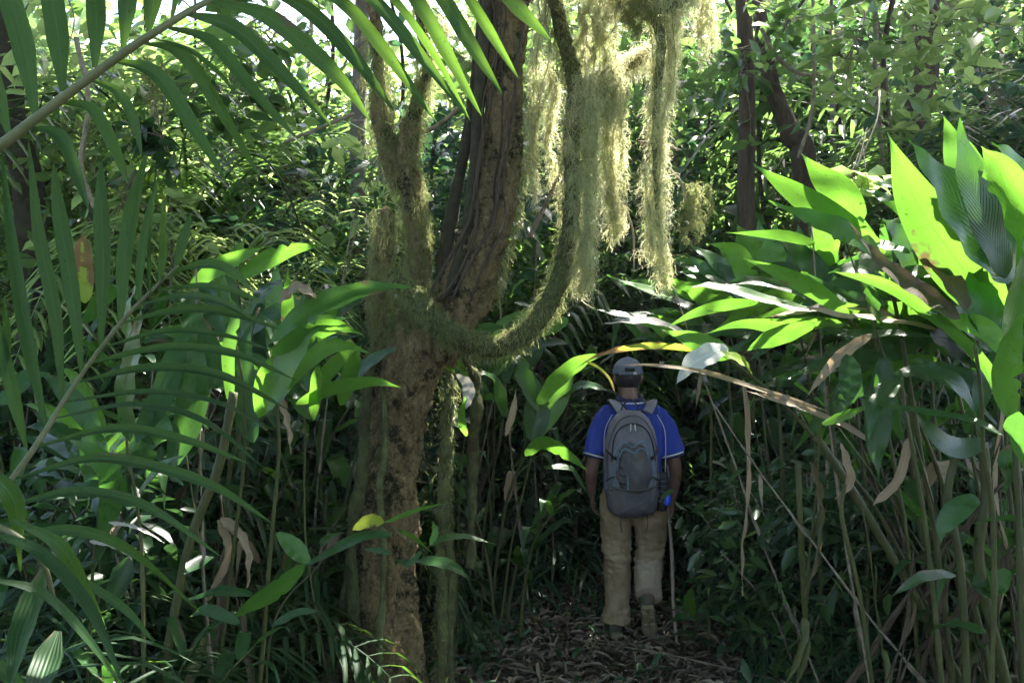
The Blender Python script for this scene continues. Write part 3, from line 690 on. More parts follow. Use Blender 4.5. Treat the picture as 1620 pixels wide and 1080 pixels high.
frond(pb, [(-160, 1000, 2.3), (-60, 880, 2.35), (0, 785, 2.4), (60, 700, 2.42), (120, 605, 2.45), (190, 512, 2.45), (250, 450, 2.45), (282, 420, 2.45)], [8, 7, 6, 5, 4, 4, 3, 2], B, 2.45)
Cf = [([(-20, 740), (25, 800), (33, 905)], 30, 1.6), ([(-30, 840), (60, 872), (140, 960), (196, 1085)], 22, 1.6), ([(20, 822), (100, 870), (155, 980), (192, 1072)], 26, 1.55), ([(-30, 915), (60, 935), (130, 1000), (200, 1095)], 17, 1.6),
      ([(75, 895), (45, 980), (15, 1090)], 44, 1.7), ([(92, 998), (70, 1060), (50, 1120)], 42, 1.7), ([(-20, 1040), (10, 1065), (50, 1100)], 24, 1.6)]
frond(pb, [(-250, 900, 1.75), (-120, 850, 1.65), (-20, 830, 1.6), (60, 880, 1.62), (90, 960, 1.66)], [8, 7, 5, 4, 2], Cf, 1.6, tilt=1.0)

# ------------------------------------------------------------------ big-leaved gingers, traced leaves
def traced_plant(name, label, cat, loc, canes, leaves, wave=0.045, mat='ginger', canemat='cane', group=None):
    r = thing(name, label, cat, loc, group)
    for c in canes:
        pts = [P(*a) for a in c[0]]
        if len(c) > 2 and c[2]: pts[0][2] = 0
        g = G(); q_ = crs(np.array(pts), 40); q_[4:] += 0.010*np.stack([np.interp(np.arange(36), np.arange(0, 36, 7), rng.normal(size=6)) for _ in range(3)], 1)*np.linspace(0, 1, 36)[:, None]; rr_ = np.array([rad(c[1]*f*CK, 4) for f in np.linspace(1, 0.55, 40)])*(1+0.22*(np.arange(40) % 6 == 0)+0.08*rng.normal(size=40)); tube(g, q_, rr_, 8); part('stem', g, M[canemat], r)
    for lf in leaves:
        pts, w, d = lf[0], lf[1]*WK, lf[2]; m = lf[3] if len(lf) > 3 and lf[3] else mat; k = lf[4] if len(lf) > 4 and lf[4] else 'ginger'; tilt = lf[5] if len(lf) > 5 else 0.6
        if m in ('ginger', 'yellowing') and rng.random() < 0.72: tilt = -0.2-0.35*rng.random()
        dd = lf[6] if len(lf) > 6 else 0.15*rng.normal()
        q = [P(a[0], a[1], d+dd*(i/(len(pts)-1))) for i, a in enumerate(pts)]
        f = nrm(np.array([rng.normal()*0.2, -1.0, tilt]))
        g = G(); blade(g, q, rad(w, d), 24, f, 0.18+0.15*rng.random(), wave*(2.2 if m in ('dry', 'dry_pale') else 1), k, camber=0.1, torn=0.12 if m in ('dry', 'dry_pale') else 0.0)
        part('leaf', g, M[m], r)
    return r
WK = 1.1; CK = 0.6
# upper right clump (base to tip order)
traced_plant('ginger_plant', 'big-leaved ginger with tall upright bright leaves at the right edge', 'plant', ground_at(1610, 3.9),
    [([(1625, 1120, 3.7), (1612, 860, 3.7), (1605, 640, 3.7), (1598, 430, 3.7)], 11, True), ([(1560, 1120, 3.8), (1572, 900, 3.8), (1560, 700, 3.75), (1545, 540, 3.7)], 8, True)],
    [([(1592, 440), (1560, 350), (1530, 260), (1517, 186)], 62, 3.6, 'ginger_dark'), ([(1575, 420), (1550, 320), (1515, 240), (1492, 184)], 62, 3.75), ([(1605, 440), (1560, 380), (1500, 300), (1437, 222)], 100, 3.66, 'ginger_dark'),
     ([(1580, 500), (1520, 420), (1450, 320), (1403, 208)], 88, 3.8), ([(1612, 430), (1600, 340), (1580, 270), (1552, 232)], 66, 3.8), ([(1640, 420), (1625, 330), (1600, 260), (1570, 225)], 74, 3.9), ([(1650, 500), (1640, 380), (1630, 280)], 60, 3.7),
     ([(1545, 500), (1530, 430), (1512, 370), (1500, 315)], 60, 3.9), ([(1590, 560), (1560, 500), (1550, 440), (1560, 392)], 62, 3.72, 'ginger_dark'), ([(1520, 505), (1470, 470), (1400, 420), (1343, 352)], 38, 3.72, 'brownleaf'),
     ([(1530, 490), (1500, 440), (1460, 380), (1425, 328)], 44, 3.7, 'brownleaf'), ([(1590, 570), (1600, 500), (1615, 430), (1630, 380)], 40, 3.55), ([(1590, 560), (1560, 520), (1520, 508), (1485, 500)], 34, 3.6, 'ginger', 'ginger', 1.0),
     ([(1600, 660), (1590, 600), (1600, 540), (1625, 480)], 44, 3.5), ([(1545, 650), (1560, 600), (1590, 560)], 30, 3.9, 'ginger_dark'), ([(1480, 505), (1430, 450), (1390, 430)], 40, 4.0)])
traced_plant('ginger_plant', 'big-leaved ginger with three bright pointed leaves reaching left below the thin trunk', 'plant', ground_at(1450, 4.3),
    [([(1520, 1115, 4.2), (1480, 860, 4.2), (1440, 620, 4.2), (1400, 420, 4.1)], 9, True), ([(1460, 1110, 4.3), (1440, 900, 4.3), (1405, 700, 4.3), (1385, 500, 4.2)], 7, True)],
    [([(1400, 400), (1320, 345), (1250, 300), (1190, 258)], 40, 4.1), ([(1365, 350), (1335, 310), (1300, 280), (1267, 242)], 46, 4.15), ([(1395, 405), (1340, 370), (1280, 345), (1215, 318)], 44, 4.0), ([(1385, 390), (1340, 350), (1290, 325)], 34, 4.1),
     ([(1320, 330), (1270, 315), (1240, 305)], 26, 4.3), ([(1445, 345), (1410, 320), (1365, 298)], 30, 4.1, 'ginger_dark'), ([(1470, 360), (1430, 300), (1380, 290)], 36, 4.25), ([(1440, 400), (1380, 385), (1300, 372)], 24, 4.0),
     ([(1345, 500), (1290, 460), (1230, 430), (1175, 408)], 26, 4.0), ([(1400, 480), (1340, 470), (1270, 430)], 26, 4.2, 'ginger_dark'), ([(1290, 385), (1235, 372), (1150, 368)], 17, 4.2)])
traced_plant('ginger_plant', 'ginger with long sunlit leaves arching horizontally left over the hiker', 'plant', ground_at(1500, 4.5),
    [([(1555, 1110, 4.5), (1400, 830, 4.4), (1290, 690, 4.3), (1180, 590, 4.3), (1130, 556, 4.3)], 7, True), ([(1580, 1110, 4.4), (1500, 800, 4.4), (1420, 600, 4.3), (1340, 500, 4.2), (1280, 488, 4.2)], 7, True)],
    [([(1290, 492), (1240, 482), (1170, 462), (1120, 452), (1085, 455)], 24, 4.2, None, None, 1.2), ([(1340, 512), (1290, 510), (1230, 515), (1170, 512), (1110, 530)], 24, 4.2, None, None, 1.0), ([(1290, 512), (1240, 528), (1205, 540), (1180, 556)], 30, 4.1, None, None, 0.9),
     ([(1200, 478), (1150, 482), (1100, 495), (1050, 520)], 18, 4.3, None, None, 1.0), ([(1160, 560), (1130, 552), (1090, 535), (1048, 522)], 34, 4.2, None, None, 0.8),
     ([(1130, 560), (1070, 548), (1010, 548), (950, 560), (903, 588)], 11, 4.3, 'yellowing', 'ginger', 1.0), ([(1100, 540), (1050, 512), (1000, 508), (955, 512)], 15, 4.4, 'dry_pale', None, 1.0), ([(1190, 590), (1175, 572), (1140, 556)], 22, 4.1, 'yellowing', 'oval', 0.8),
     ([(1152, 552), (1120, 562), (1090, 580), (1070, 608)], 44, 4.1, 'dry_smooth', 'ginger', 0.9), ([(1310, 650), (1200, 615), (1120, 590), (1040, 578), (962, 578)], 9, 4.2, 'dry', 'ginger'), ([(1380, 528), (1340, 555), (1305, 590), (1274, 630)], 20, 4.0, 'dry', 'ginger', 0.5),
     ([(1420, 500), (1350, 485), (1280, 490), (1220, 500)], 16, 4.2, 'dry', 'strip', 1.2), ([(1480, 520), (1400, 505), (1330, 498), (1250, 482)], 14, 4.15, 'dry', 'strip', 1.2), 
     ([(1380, 700), (1330, 670), (1255, 640), (1180, 618)], 10, 4.2, 'dry', 'strip'), ([(925, 570), (948, 582), (965, 600), (973, 622)], 4, 4.3, 'yellowing', 'strip', 0.6, 0.0), ([(1300, 520), (1350, 530), (1420, 528), (1500, 535)], 26, 4.2, 'ginger_dark', None, 1.5)])
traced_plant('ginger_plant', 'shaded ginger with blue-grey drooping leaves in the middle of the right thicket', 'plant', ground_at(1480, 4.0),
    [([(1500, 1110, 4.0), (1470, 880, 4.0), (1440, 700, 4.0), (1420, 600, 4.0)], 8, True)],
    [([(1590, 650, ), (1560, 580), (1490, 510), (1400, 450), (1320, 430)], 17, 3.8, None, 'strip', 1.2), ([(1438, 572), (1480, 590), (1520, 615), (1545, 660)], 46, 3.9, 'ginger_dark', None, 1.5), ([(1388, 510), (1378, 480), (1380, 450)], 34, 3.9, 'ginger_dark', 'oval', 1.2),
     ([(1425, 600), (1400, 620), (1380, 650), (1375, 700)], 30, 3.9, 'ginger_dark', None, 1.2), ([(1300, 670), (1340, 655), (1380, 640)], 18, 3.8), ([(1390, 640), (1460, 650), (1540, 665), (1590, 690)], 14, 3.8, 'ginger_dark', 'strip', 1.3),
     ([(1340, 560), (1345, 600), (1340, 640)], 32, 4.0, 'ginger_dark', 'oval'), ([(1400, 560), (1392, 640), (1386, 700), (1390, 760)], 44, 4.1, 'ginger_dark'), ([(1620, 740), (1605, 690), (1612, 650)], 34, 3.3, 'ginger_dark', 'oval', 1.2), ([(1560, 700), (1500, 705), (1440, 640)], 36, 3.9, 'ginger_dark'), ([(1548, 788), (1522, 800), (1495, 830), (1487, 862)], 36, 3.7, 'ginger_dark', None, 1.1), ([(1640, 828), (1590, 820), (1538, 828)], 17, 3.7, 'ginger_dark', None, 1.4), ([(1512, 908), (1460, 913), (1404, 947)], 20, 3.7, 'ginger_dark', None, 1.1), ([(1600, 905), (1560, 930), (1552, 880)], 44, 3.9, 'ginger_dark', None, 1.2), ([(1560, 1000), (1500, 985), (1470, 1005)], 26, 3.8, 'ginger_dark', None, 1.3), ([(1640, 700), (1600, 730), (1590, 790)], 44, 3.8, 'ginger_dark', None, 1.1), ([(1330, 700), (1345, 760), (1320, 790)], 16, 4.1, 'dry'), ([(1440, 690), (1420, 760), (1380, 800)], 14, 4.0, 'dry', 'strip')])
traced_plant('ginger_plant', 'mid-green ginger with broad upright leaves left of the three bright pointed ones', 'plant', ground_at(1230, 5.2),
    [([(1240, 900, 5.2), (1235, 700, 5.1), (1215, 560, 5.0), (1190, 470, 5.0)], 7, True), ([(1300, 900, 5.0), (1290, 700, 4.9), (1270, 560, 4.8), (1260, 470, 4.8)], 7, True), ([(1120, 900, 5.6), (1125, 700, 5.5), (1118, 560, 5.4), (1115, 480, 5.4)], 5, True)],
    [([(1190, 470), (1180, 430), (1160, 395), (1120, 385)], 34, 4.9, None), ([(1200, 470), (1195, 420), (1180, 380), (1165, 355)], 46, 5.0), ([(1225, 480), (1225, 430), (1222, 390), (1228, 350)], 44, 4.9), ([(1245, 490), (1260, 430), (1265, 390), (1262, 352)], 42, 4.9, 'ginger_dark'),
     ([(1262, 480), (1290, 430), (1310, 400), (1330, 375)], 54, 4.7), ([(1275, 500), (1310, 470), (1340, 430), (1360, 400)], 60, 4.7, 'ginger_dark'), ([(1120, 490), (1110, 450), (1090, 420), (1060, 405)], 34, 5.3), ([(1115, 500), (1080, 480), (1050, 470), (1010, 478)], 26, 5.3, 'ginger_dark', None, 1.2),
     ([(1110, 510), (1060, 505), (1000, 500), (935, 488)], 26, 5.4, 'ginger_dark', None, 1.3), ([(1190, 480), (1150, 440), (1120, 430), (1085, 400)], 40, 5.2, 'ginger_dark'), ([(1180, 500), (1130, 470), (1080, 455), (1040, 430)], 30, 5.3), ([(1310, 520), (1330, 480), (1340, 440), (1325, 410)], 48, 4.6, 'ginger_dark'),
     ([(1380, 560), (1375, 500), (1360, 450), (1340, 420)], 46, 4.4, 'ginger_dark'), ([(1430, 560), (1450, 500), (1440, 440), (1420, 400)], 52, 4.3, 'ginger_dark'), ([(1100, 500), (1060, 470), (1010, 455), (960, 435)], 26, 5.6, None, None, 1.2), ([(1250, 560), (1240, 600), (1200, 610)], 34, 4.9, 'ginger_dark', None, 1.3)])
def fan(bx, by, n, a0, a1, L0, L1, w0, w1, d0, d1, seed, bend=0.25, mats=('ginger', 'ginger_dark', 'ginger_dark')):
    """leaves fanning out of a clump: base pixel, spread of directions (degrees, 90 = up), lengths and widths in pixels"""
    r = np.random.default_rng(seed); out = []
    for i in range(int(n*1.5)):
        a = math.radians(r.uniform(a0, a1)); L = r.uniform(L0, L1); x = bx+r.normal()*28; y = by+r.normal()*24; dx, dy = math.cos(a), -math.sin(a); k = bend*L*r.uniform(0.3, 1.3)
        pts = [(x, y), (x+dx*L*.35, y+dy*L*.35), (x+dx*L*.72, y+dy*L*.72+k*.35), (x+dx*L, y+dy*L+k)]
        out.append((pts, 0.82*r.uniform(w0, w1), r.uniform(d0, d1), mats[r.integers(0, len(mats))], None, r.uniform(0.3, 1.3)))
    return out
for lab, gx, gd, cn, fans in (('big-leaved ginger filling the right edge behind the upright bright leaves', 1630, 4.3, [(1640, 480), (1580, 520)], [(1610, 500, 14, 95, 165, 150, 260, 50, 74, 4.0, 4.5, 1), (1560, 560, 9, 60, 170, 100, 190, 36, 56, 4.0, 4.4, 2)]),
                              ('dense dark ginger under the brown-green pointed leaves', 1470, 4.6, [(1470, 520), (1430, 540)], [(1470, 520, 13, 70, 175, 120, 230, 40, 62, 4.2, 4.7, 3), (1440, 560, 7, 150, 215, 110, 190, 22, 36, 4.2, 4.6, 4)]),
                              ('ginger with overlapping narrow leaves pointing left above the long dry strips', 1340, 4.9, [(1350, 500), (1310, 520)], [(1345, 500, 13, 80, 175, 110, 210, 34, 54, 4.5, 5.0, 5), (1330, 520, 8, 150, 200, 130, 220, 18, 30, 4.4, 4.8, 6)]),
                              ('green ginger clump just right of the lowest moss tip', 1200, 5.6, [(1200, 500), (1150, 500)], [(1200, 500, 12, 60, 175, 80, 160, 28, 44, 5.2, 5.8, 7), (1140, 500, 8, 120, 200, 80, 150, 18, 30, 5.2, 5.8, 8)])):
    traced_plant('ginger_plant', lab, 'plant', ground_at(gx, gd), [([(gx+30, 1000, gd), (x+20, 800, gd), (x+6, 650, gd), (x, y, gd)], 7, True) for x, y in cn], sum([fan(*f) for f in fans], []))
WK = 0.95; CK = 0.42
# left clumps
traced_plant('ginger_plant', 'sunlit big-leaved ginger left of the mossy trunk with yellow-green backlit leaves', 'plant', ground_at(430, 4.0),
    [([(400, 1110, 4.0), (430, 860, 3.9), (440, 700, 3.85), (430, 560, 3.8)], 9, True), ([(330, 1110, 4.2), (372, 850, 4.1), (390, 640, 4.0), (360, 470, 4.0)], 8, True)],
    [([(300, 455), (340, 425), (380, 405), (425, 388)], 30, 4.0), ([(375, 440), (420, 412), (460, 395), (517, 386)], 32, 4.0), ([(430, 540), (480, 498), (540, 470), (600, 455), (655, 454)], 46, 3.7), ([(420, 650), (450, 580), (490, 520), (560, 500)], 62, 3.75), ([(410, 660), (425, 600), (455, 560), (480, 500)], 44, 3.8),
     ([(430, 560), (480, 530), (530, 515), (575, 530)], 36, 3.7), ([(445, 620), (500, 560), (540, 545), (590, 560)], 30, 3.8), ([(410, 480), (420, 460), (450, 440)], 32, 3.6, 'ginger_dark', 'oval', 1.3), ([(440, 480), (470, 455), (500, 470)], 30, 3.7, 'dry', 'oval', 1.2),
     ([(365, 640), (362, 560), (372, 500), (360, 460)], 26, 3.9, None), ([(350, 620), (330, 560), (300, 500), (290, 455)], 50, 3.9, 'ginger_dark'), ([(400, 700), (390, 640), (385, 560), (400, 500)], 48, 4.0, 'ginger_dark')])
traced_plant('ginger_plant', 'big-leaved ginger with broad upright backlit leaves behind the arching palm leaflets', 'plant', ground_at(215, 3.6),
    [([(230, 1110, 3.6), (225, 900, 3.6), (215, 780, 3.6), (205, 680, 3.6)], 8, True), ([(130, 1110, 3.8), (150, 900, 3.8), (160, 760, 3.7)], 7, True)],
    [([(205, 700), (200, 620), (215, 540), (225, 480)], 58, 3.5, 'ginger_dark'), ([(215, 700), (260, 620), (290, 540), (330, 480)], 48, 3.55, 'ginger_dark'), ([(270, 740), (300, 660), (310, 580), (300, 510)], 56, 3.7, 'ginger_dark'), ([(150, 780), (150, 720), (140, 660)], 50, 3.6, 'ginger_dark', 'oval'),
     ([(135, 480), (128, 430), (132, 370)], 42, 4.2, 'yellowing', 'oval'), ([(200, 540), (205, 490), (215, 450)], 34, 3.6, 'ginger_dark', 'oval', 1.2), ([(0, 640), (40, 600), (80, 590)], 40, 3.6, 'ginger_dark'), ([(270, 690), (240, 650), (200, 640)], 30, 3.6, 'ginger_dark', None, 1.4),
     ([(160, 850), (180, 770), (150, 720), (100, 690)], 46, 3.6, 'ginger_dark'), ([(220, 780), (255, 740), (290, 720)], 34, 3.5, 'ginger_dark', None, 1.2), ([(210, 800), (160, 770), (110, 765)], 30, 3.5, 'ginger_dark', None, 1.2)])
traced_plant('broadleaf_seedling', 'small green sapling leaning in front of the mossy trunk, lit at its top leaves', 'plant', ground_at(400, 3.9),
    [([(420, 1115, 3.9), (430, 1000, 3.8), (500, 900, 3.8), (560, 855, 3.8), (620, 830, 3.8)], 3.5, True), ([(620, 835, 3.8), (660, 865, 3.8), (690, 860, 3.8)], 2.5)],
    [([(608, 826), (585, 822), (557, 838)], 26, 3.8, 'yellowing', 'oval', 0.5), ([(608, 826), (660, 806), (708, 795)], 10, 3.8, 'ginger', None, 0.8), ([(620, 845), (570, 850), (510, 880), (470, 900)], 22, 3.8, 'ginger_dark', None, 1.0), ([(482, 892), (440, 930), (400, 955), (358, 985)], 32, 3.7, 'ginger', None, 0.4),
     ([(684, 862), (710, 850), (745, 850), (782, 860)], 17, 3.8, 'ginger_dark', None, 1.2), ([(660, 886), (690, 888), (720, 898), (745, 920)], 25, 3.75, 'ginger_dark', None, 1.2), ([(618, 876), (595, 870), (573, 868)], 12, 3.8, 'ginger_dark'), ([(632, 838), (655, 850), (686, 876)], 9, 3.8, 'ginger'),
     ([(668, 872), (650, 890), (625, 885)], 20, 3.8, 'ginger_dark', None, 1.2), ([(680, 862), (688, 840), (684, 822)], 14, 3.8), ([(490, 890), (465, 865), (437, 842)], 32, 3.7, 'ginger', 'oval', 0.5), ([(400, 940), (350, 935), (290, 950)], 22, 3.7, 'ginger_dark', None, 1.2),
     ([(430, 990), (470, 970), (510, 965)], 20, 3.7, 'ginger_dark', None, 1.2), ([(380, 985), (330, 965), (300, 975)], 22, 3.7, 'ginger_dark'), ([(510, 865), (520, 850), (545, 842)], 20, 3.75, 'ginger_dark', 'oval', 1.2)])
traced_plant('broadleaf_seedling', 'small leafy seedling on the ground just right of the walking stick', 'plant', ground_at(1100, 6.0),
    [([(1112, 1025, 5.7), (1100, 985, 5.7), (1095, 960, 5.7)], 2.2), ([(1085, 1010, 5.7), (1083, 970, 5.7)], 1.6)],
    [([(1098, 975), (1090, 950), (1095, 928)], 20, 5.7, None, 'oval'), ([(1100, 985), (1085, 965), (1050, 955)], 17, 5.7, 'ginger_dark'), ([(1100, 980), (1118, 960), (1128, 945)], 20, 5.7, 'ginger_dark', 'oval', 1.2), ([(1102, 985), (1120, 965), (1150, 955)], 15, 5.7, 'ginger_dark'), ([(1104, 1000), (1090, 1005), (1070, 1012)], 12, 5.7), ([(1096, 975), (1075, 975), (1062, 985)], 14, 5.7, 'ginger_dark')])
traced_plant('broadleaf_plant', 'leafy plant with spreading shaded green leaves just left of the hiker', 'plant', ground_at(820, 6.0),
    [([(790, 1000, 6.0), (810, 860, 6.0), (835, 740, 5.9), (850, 640, 5.8)], 8), ([(760, 1000, 6.1), (770, 800, 6.0), (800, 660, 6.0)], 6)],
    [([(850, 640), (880, 600), (920, 570), (960, 560)], 34, 5.7), ([(850, 650), (830, 600), (815, 570), (780, 600)], 34, 5.7, 'ginger_dark', None, 1.2), ([(845, 700), (850, 640), (845, 590)], 46, 5.8, 'ginger_dark'), ([(850, 690), (880, 640), (900, 590), (940, 580)], 34, 5.8), ([(860, 640), (920, 610), (970, 620)], 24, 5.9, 'ginger_dark', None, 1.2),
     ([(800, 660), (780, 600), (745, 590)], 24, 5.7, 'ginger_dark', None, 1.2), ([(830, 720), (860, 700), (900, 720), (930, 745)], 26, 5.6), ([(860, 740), (900, 740), (920, 765), (935, 788)], 17, 5.4, 'ginger_dark', None, 1.2), ([(800, 690), (812, 650), (816, 615)], 13, 5.6, 'dry', None), ([(735, 680), (716, 660), (715, 630)], 22, 5.0, 'ginger_dark', 'oval', 1.1),
     ([(800, 520), (760, 520), (720, 530)], 22, 6.4), ([(900, 505), (860, 520), (800, 520)], 26, 6.4), ([(770, 530), (820, 505), (850, 500)], 30, 6.5), ([(805, 470), (820, 450), (835, 440)], 22, 6.6)])
traced_plant('white_spathe_flower', 'single pale white spathe on a green stalk just right of the mossy trunk', 'flower', ground_at(735, 5.2),
    [([(722, 1010, 5.2), (726, 800, 5.0), (733, 690, 4.9), (736, 630, 4.9)], 3)],
    [([(733, 650), (742, 625), (738, 605), (721, 592)], 22, 4.85, 'dry_pale', 'oval', 0.3), ([(738, 690), (730, 660), (738, 620)], 14, 4.9, 'ginger')])
for lab, gx, gd, cn, fans in (('spreading ginger with long shaded leaves below the sunlit one', 520, 4.6, [(480, 640)], [(480, 640, 12, 20, 170, 110, 200, 26, 46, 4.2, 4.8, 11)]),
                              ('dark ginger behind the lowest arching palm leaflets', 140, 4.0, [(150, 760)], [(150, 740, 10, 20, 165, 110, 200, 30, 50, 3.7, 4.3, 12)]),
                              ('bright-topped ginger behind the tips of the arching palm leaflets', 400, 5.2, [(380, 560)], [(385, 560, 13, 20, 160, 120, 210, 26, 44, 4.8, 5.4, 13)]),
                              ('shaded ginger between the mossy trunk and the white spathe', 760, 6.4, [(770, 600)], [(775, 600, 11, 10, 170, 80, 150, 22, 38, 6.0, 6.6, 14)])):
    traced_plant('ginger_plant', lab, 'plant', ground_at(gx, gd), [([(gx+10, 1000, gd), (x+8, 880, gd), (x+4, 760, gd), (x, y, gd)], 6, True) for x, y in cn], sum([fan(*f) for f in fans], []))
# hanging dry strips
for lst, w, d, lab, mm in (([(1176, 600), (1181, 700), (1180, 800), (1172, 870), (1175, 942)], 15, 4.6, 'long pale dry leaf strip hanging straight down right of the hiker', 'dry'), ([(1284, 735), (1296, 800), (1292, 870), (1272, 945)], 19, 4.1, 'reddish brown dry leaf hanging under the arching leaves', 'brownleaf'),
                           ([(350, 818), (385, 860), (392, 930)], 20, 4.1, 'curled brown dead leaf hanging in the left undergrowth', 'dry'), ([(345, 822), (360, 870), (335, 930), (322, 955)], 17, 4.12, 'pale dead leaf strip beside the curled brown one', 'dry'),
                           ([(1590, 620), (1570, 760), (1590, 880), (1575, 1000)], 16, 4.2, 'long dry leaf hanging at the right edge of the thicket', 'dry'), ([(438, 620), (450, 660), (460, 720)], 18, 4.3, 'withered pinkish leaf hanging below the sunlit ginger', 'dry'),
                           ([(172, 826), (215, 835), (260, 858)], 8, 3.4, 'thin white dry leaf edge in the dark left undergrowth', 'dry_pale'), ([(142, 855), (180, 865), (210, 885)], 9, 3.4, 'crumpled white dry leaf in the dark left undergrowth', 'dry_pale')):
    g = G(); blade(g, [P(a[0], a[1], d+0.03*i) for i, a in enumerate(lst)], rad(w, d), 30, (0.4, -1, 0.2), 0.5, 0.12, 'strip', 1.3, torn=0.35); o = link('hanging_dry_leaf', g.mesh('hanging_dry_leaf', M[mm])); tag(o, lab, 'dry leaf')
# ------------------------------------------------------------------ repeated plants
def where(x, y):
    px = 810+FPX*x/y
    for lim, s in ((60, 'at the far left edge'), (210, 'behind the crossing palm stem'), (380, 'behind the dark palm leaflets'), (560, 'left of the mossy trunk'), (700, 'behind the mossy trunk'), (850, 'behind the trunk fork'),
                   (960, 'behind the moss curtains'), (1090, 'behind the hiker'), (1230, 'right of the hiker'), (1400, 'behind the arching leaves'), (1530, 'behind the upright bright leaves')):
        if px < lim: return s
    return 'at the far right edge'
ORD = ['nearest', 'second nearest', 'third nearest', 'fourth nearest', 'fifth nearest', 'sixth nearest', 'seventh nearest', 'eighth nearest', 'ninth nearest', 'tenth nearest', 'eleventh nearest', 'twelfth nearest', 'thirteenth nearest', 'fourteenth nearest', 'fifteenth nearest', 'sixteenth nearest', 'farthest but one', 'farthest']
def auto_labels(objs, kind):
    """objs: list of (root, x, y, look)"""
    bins = {}
    for o in objs: bins.setdefault(where(o[1], o[2]), []).append(o)
    for w, l in bins.items():
        l.sort(key=lambda o: o[2])
        for i, o in enumerate(l):
            o[0]['label'] = f"{o[3]} {kind} {w}" + (f", {ORD[min(i, 17)]} of those there" if len(l) > 1 else '')

def make_ginger(seed, H, nl, ll, lw, mat, ncane=1):
    r = thing('ginger_plant', 'x', 'plant', (0, 0, 0), 'big-leaved plants filling the undergrowth')
    rg = np.random.default_rng(seed)
    for c in range(ncane):
        a = rg.random()*6.283; b = np.array([math.cos(a), math.sin(a), 0]); p0 = b*0.08*c
        lean = H*(0.22+0.25*rg.random())
        pts = np.array([p0, p0+b*lean*0.15+[0, 0, H*.4], p0+b*lean*0.5+[0, 0, H*.78], p0+b*lean*1.1+[0, 0, H]])
        g = G(); tube(g, pts, [0.014, 0.011, 0.008, 0.004], 7, 16); part('stem', g, M['cane'], r)
        cc = crs(pts, 50); sd = nrm(np.cross(b, [0, 0, 1]))
        for i in range(nl):
            t = 0.35+0.65*i/(nl-1); q = cc[min(49, int(t*49))]
            s = 1 if i % 2 else -1
            d = nrm(sd*s*(0.9+0.3*rg.normal())+b*(0.3+0.5*rg.random())+np.array([0, 0, 0.75+0.3*rg.normal()]))
            L = ll*(0.7+0.5*rg.random()); e = q+d*L*0.95; e[2] -= L*(0.25+0.45*rg.random())
            g = G(); blade(g, [q, q+d*L*0.35, q+d*L*0.72-[0, 0, L*0.07], e], lw*(0.75+0.4*rg.random()), 14, (rg.normal()*0.2, rg.normal()*0.3, 1), 0.2, 0.03)
            part('leaf', g, M[mat if rg.random() > 0.08 else 'dry'], r)
    return r
gp = [make_ginger(1, 2.1, 9, 0.50, 0.10, 'ginger_dark', 2), make_ginger(2, 1.6, 8, 0.45, 0.11, 'ginger', 2), make_ginger(3, 1.2, 7, 0.42, 0.09, 'ginger_dark', 3), make_ginger(4, 0.8, 6, 0.36, 0.08, 'ginger_dark', 3)]
gl = ['tall drooping', 'broad-leaved green', 'spreading dark', 'low narrow-leaved']
used = set(); placed = []
def put(protos, looks, k, x, y, sc=1.0, rz=None, store=placed, tilt=None):
    rz = rng.random()*6.283 if rz is None else rz
    if id(protos[k]) in used: o = dup(protos[k], (x, y, gz(x, y)), rz, sc)
    else:
        o = protos[k]; used.add(id(o)); o.location = (x, y, float(gz(x, y))); o.rotation_euler = (0, 0, rz); o.scale = (sc,)*3
    if tilt: o.rotation_euler = (tilt[0], tilt[1], rz)
    store.append((o, x, y, looks[k])); return o
def xat(px, y): return (px-810)/FPX*y
for px, y, k, s in ((260, 3.6, 3, .7), (150, 4.6, 1, .9), (40, 4.4, 2, 1.0), (300, 5.0, 0, 0.85), (360, 4.6, 3, .8), (480, 5.0, 2, .8), (520, 5.4, 1, .95), (440, 5.6, 0, 0.85), (250, 5.8, 0, .95), (90, 5.6, 0, 1.05), (10, 6.4, 1, 1.1),
                    (180, 6.8, 2, 1.3), (360, 7.0, 0, .9), (500, 7.4, 1, 1.0), (560, 6.2, 3, 1.3), (740, 6.4, 2, 1.0), (780, 7.4, 0, .8), (700, 8.0, 1, 1.1), (850, 8.6, 2, 1.2), (900, 9.6, 1, 1.2), (960, 10.5, 0, 1.0), (800, 6.2, 3, 1.0), (1120, 8.8, 2, 1.2), (1180, 7.4, 1, 1.0),
                    (1240, 6.4, 0, .85), (1330, 5.6, 1, 1.0), (1420, 5.2, 0, .9), (1520, 5.0, 2, 1.2), (1600, 4.8, 0, 1.0), (1560, 6.4, 0, 1.1), (1450, 7.2, 1, 1.2), (1360, 7.6, 0, 1.0), (1270, 8.6, 2, 1.4), (1180, 9.8, 0, 1.0), (1610, 4.2, 3, 1.2), (1500, 4.6, 3, 1.0), (620, 9.5, 1, 1.2), (420, 9.0, 0, 1.1), (220, 9.2, 1, 1.3), (60, 9.0, 2, 1.6), (1060, 11, 1, 1.3)):
    put(gp, gl, k, xat(px, y), y, s)
auto_labels(placed, 'big-leaved plant')

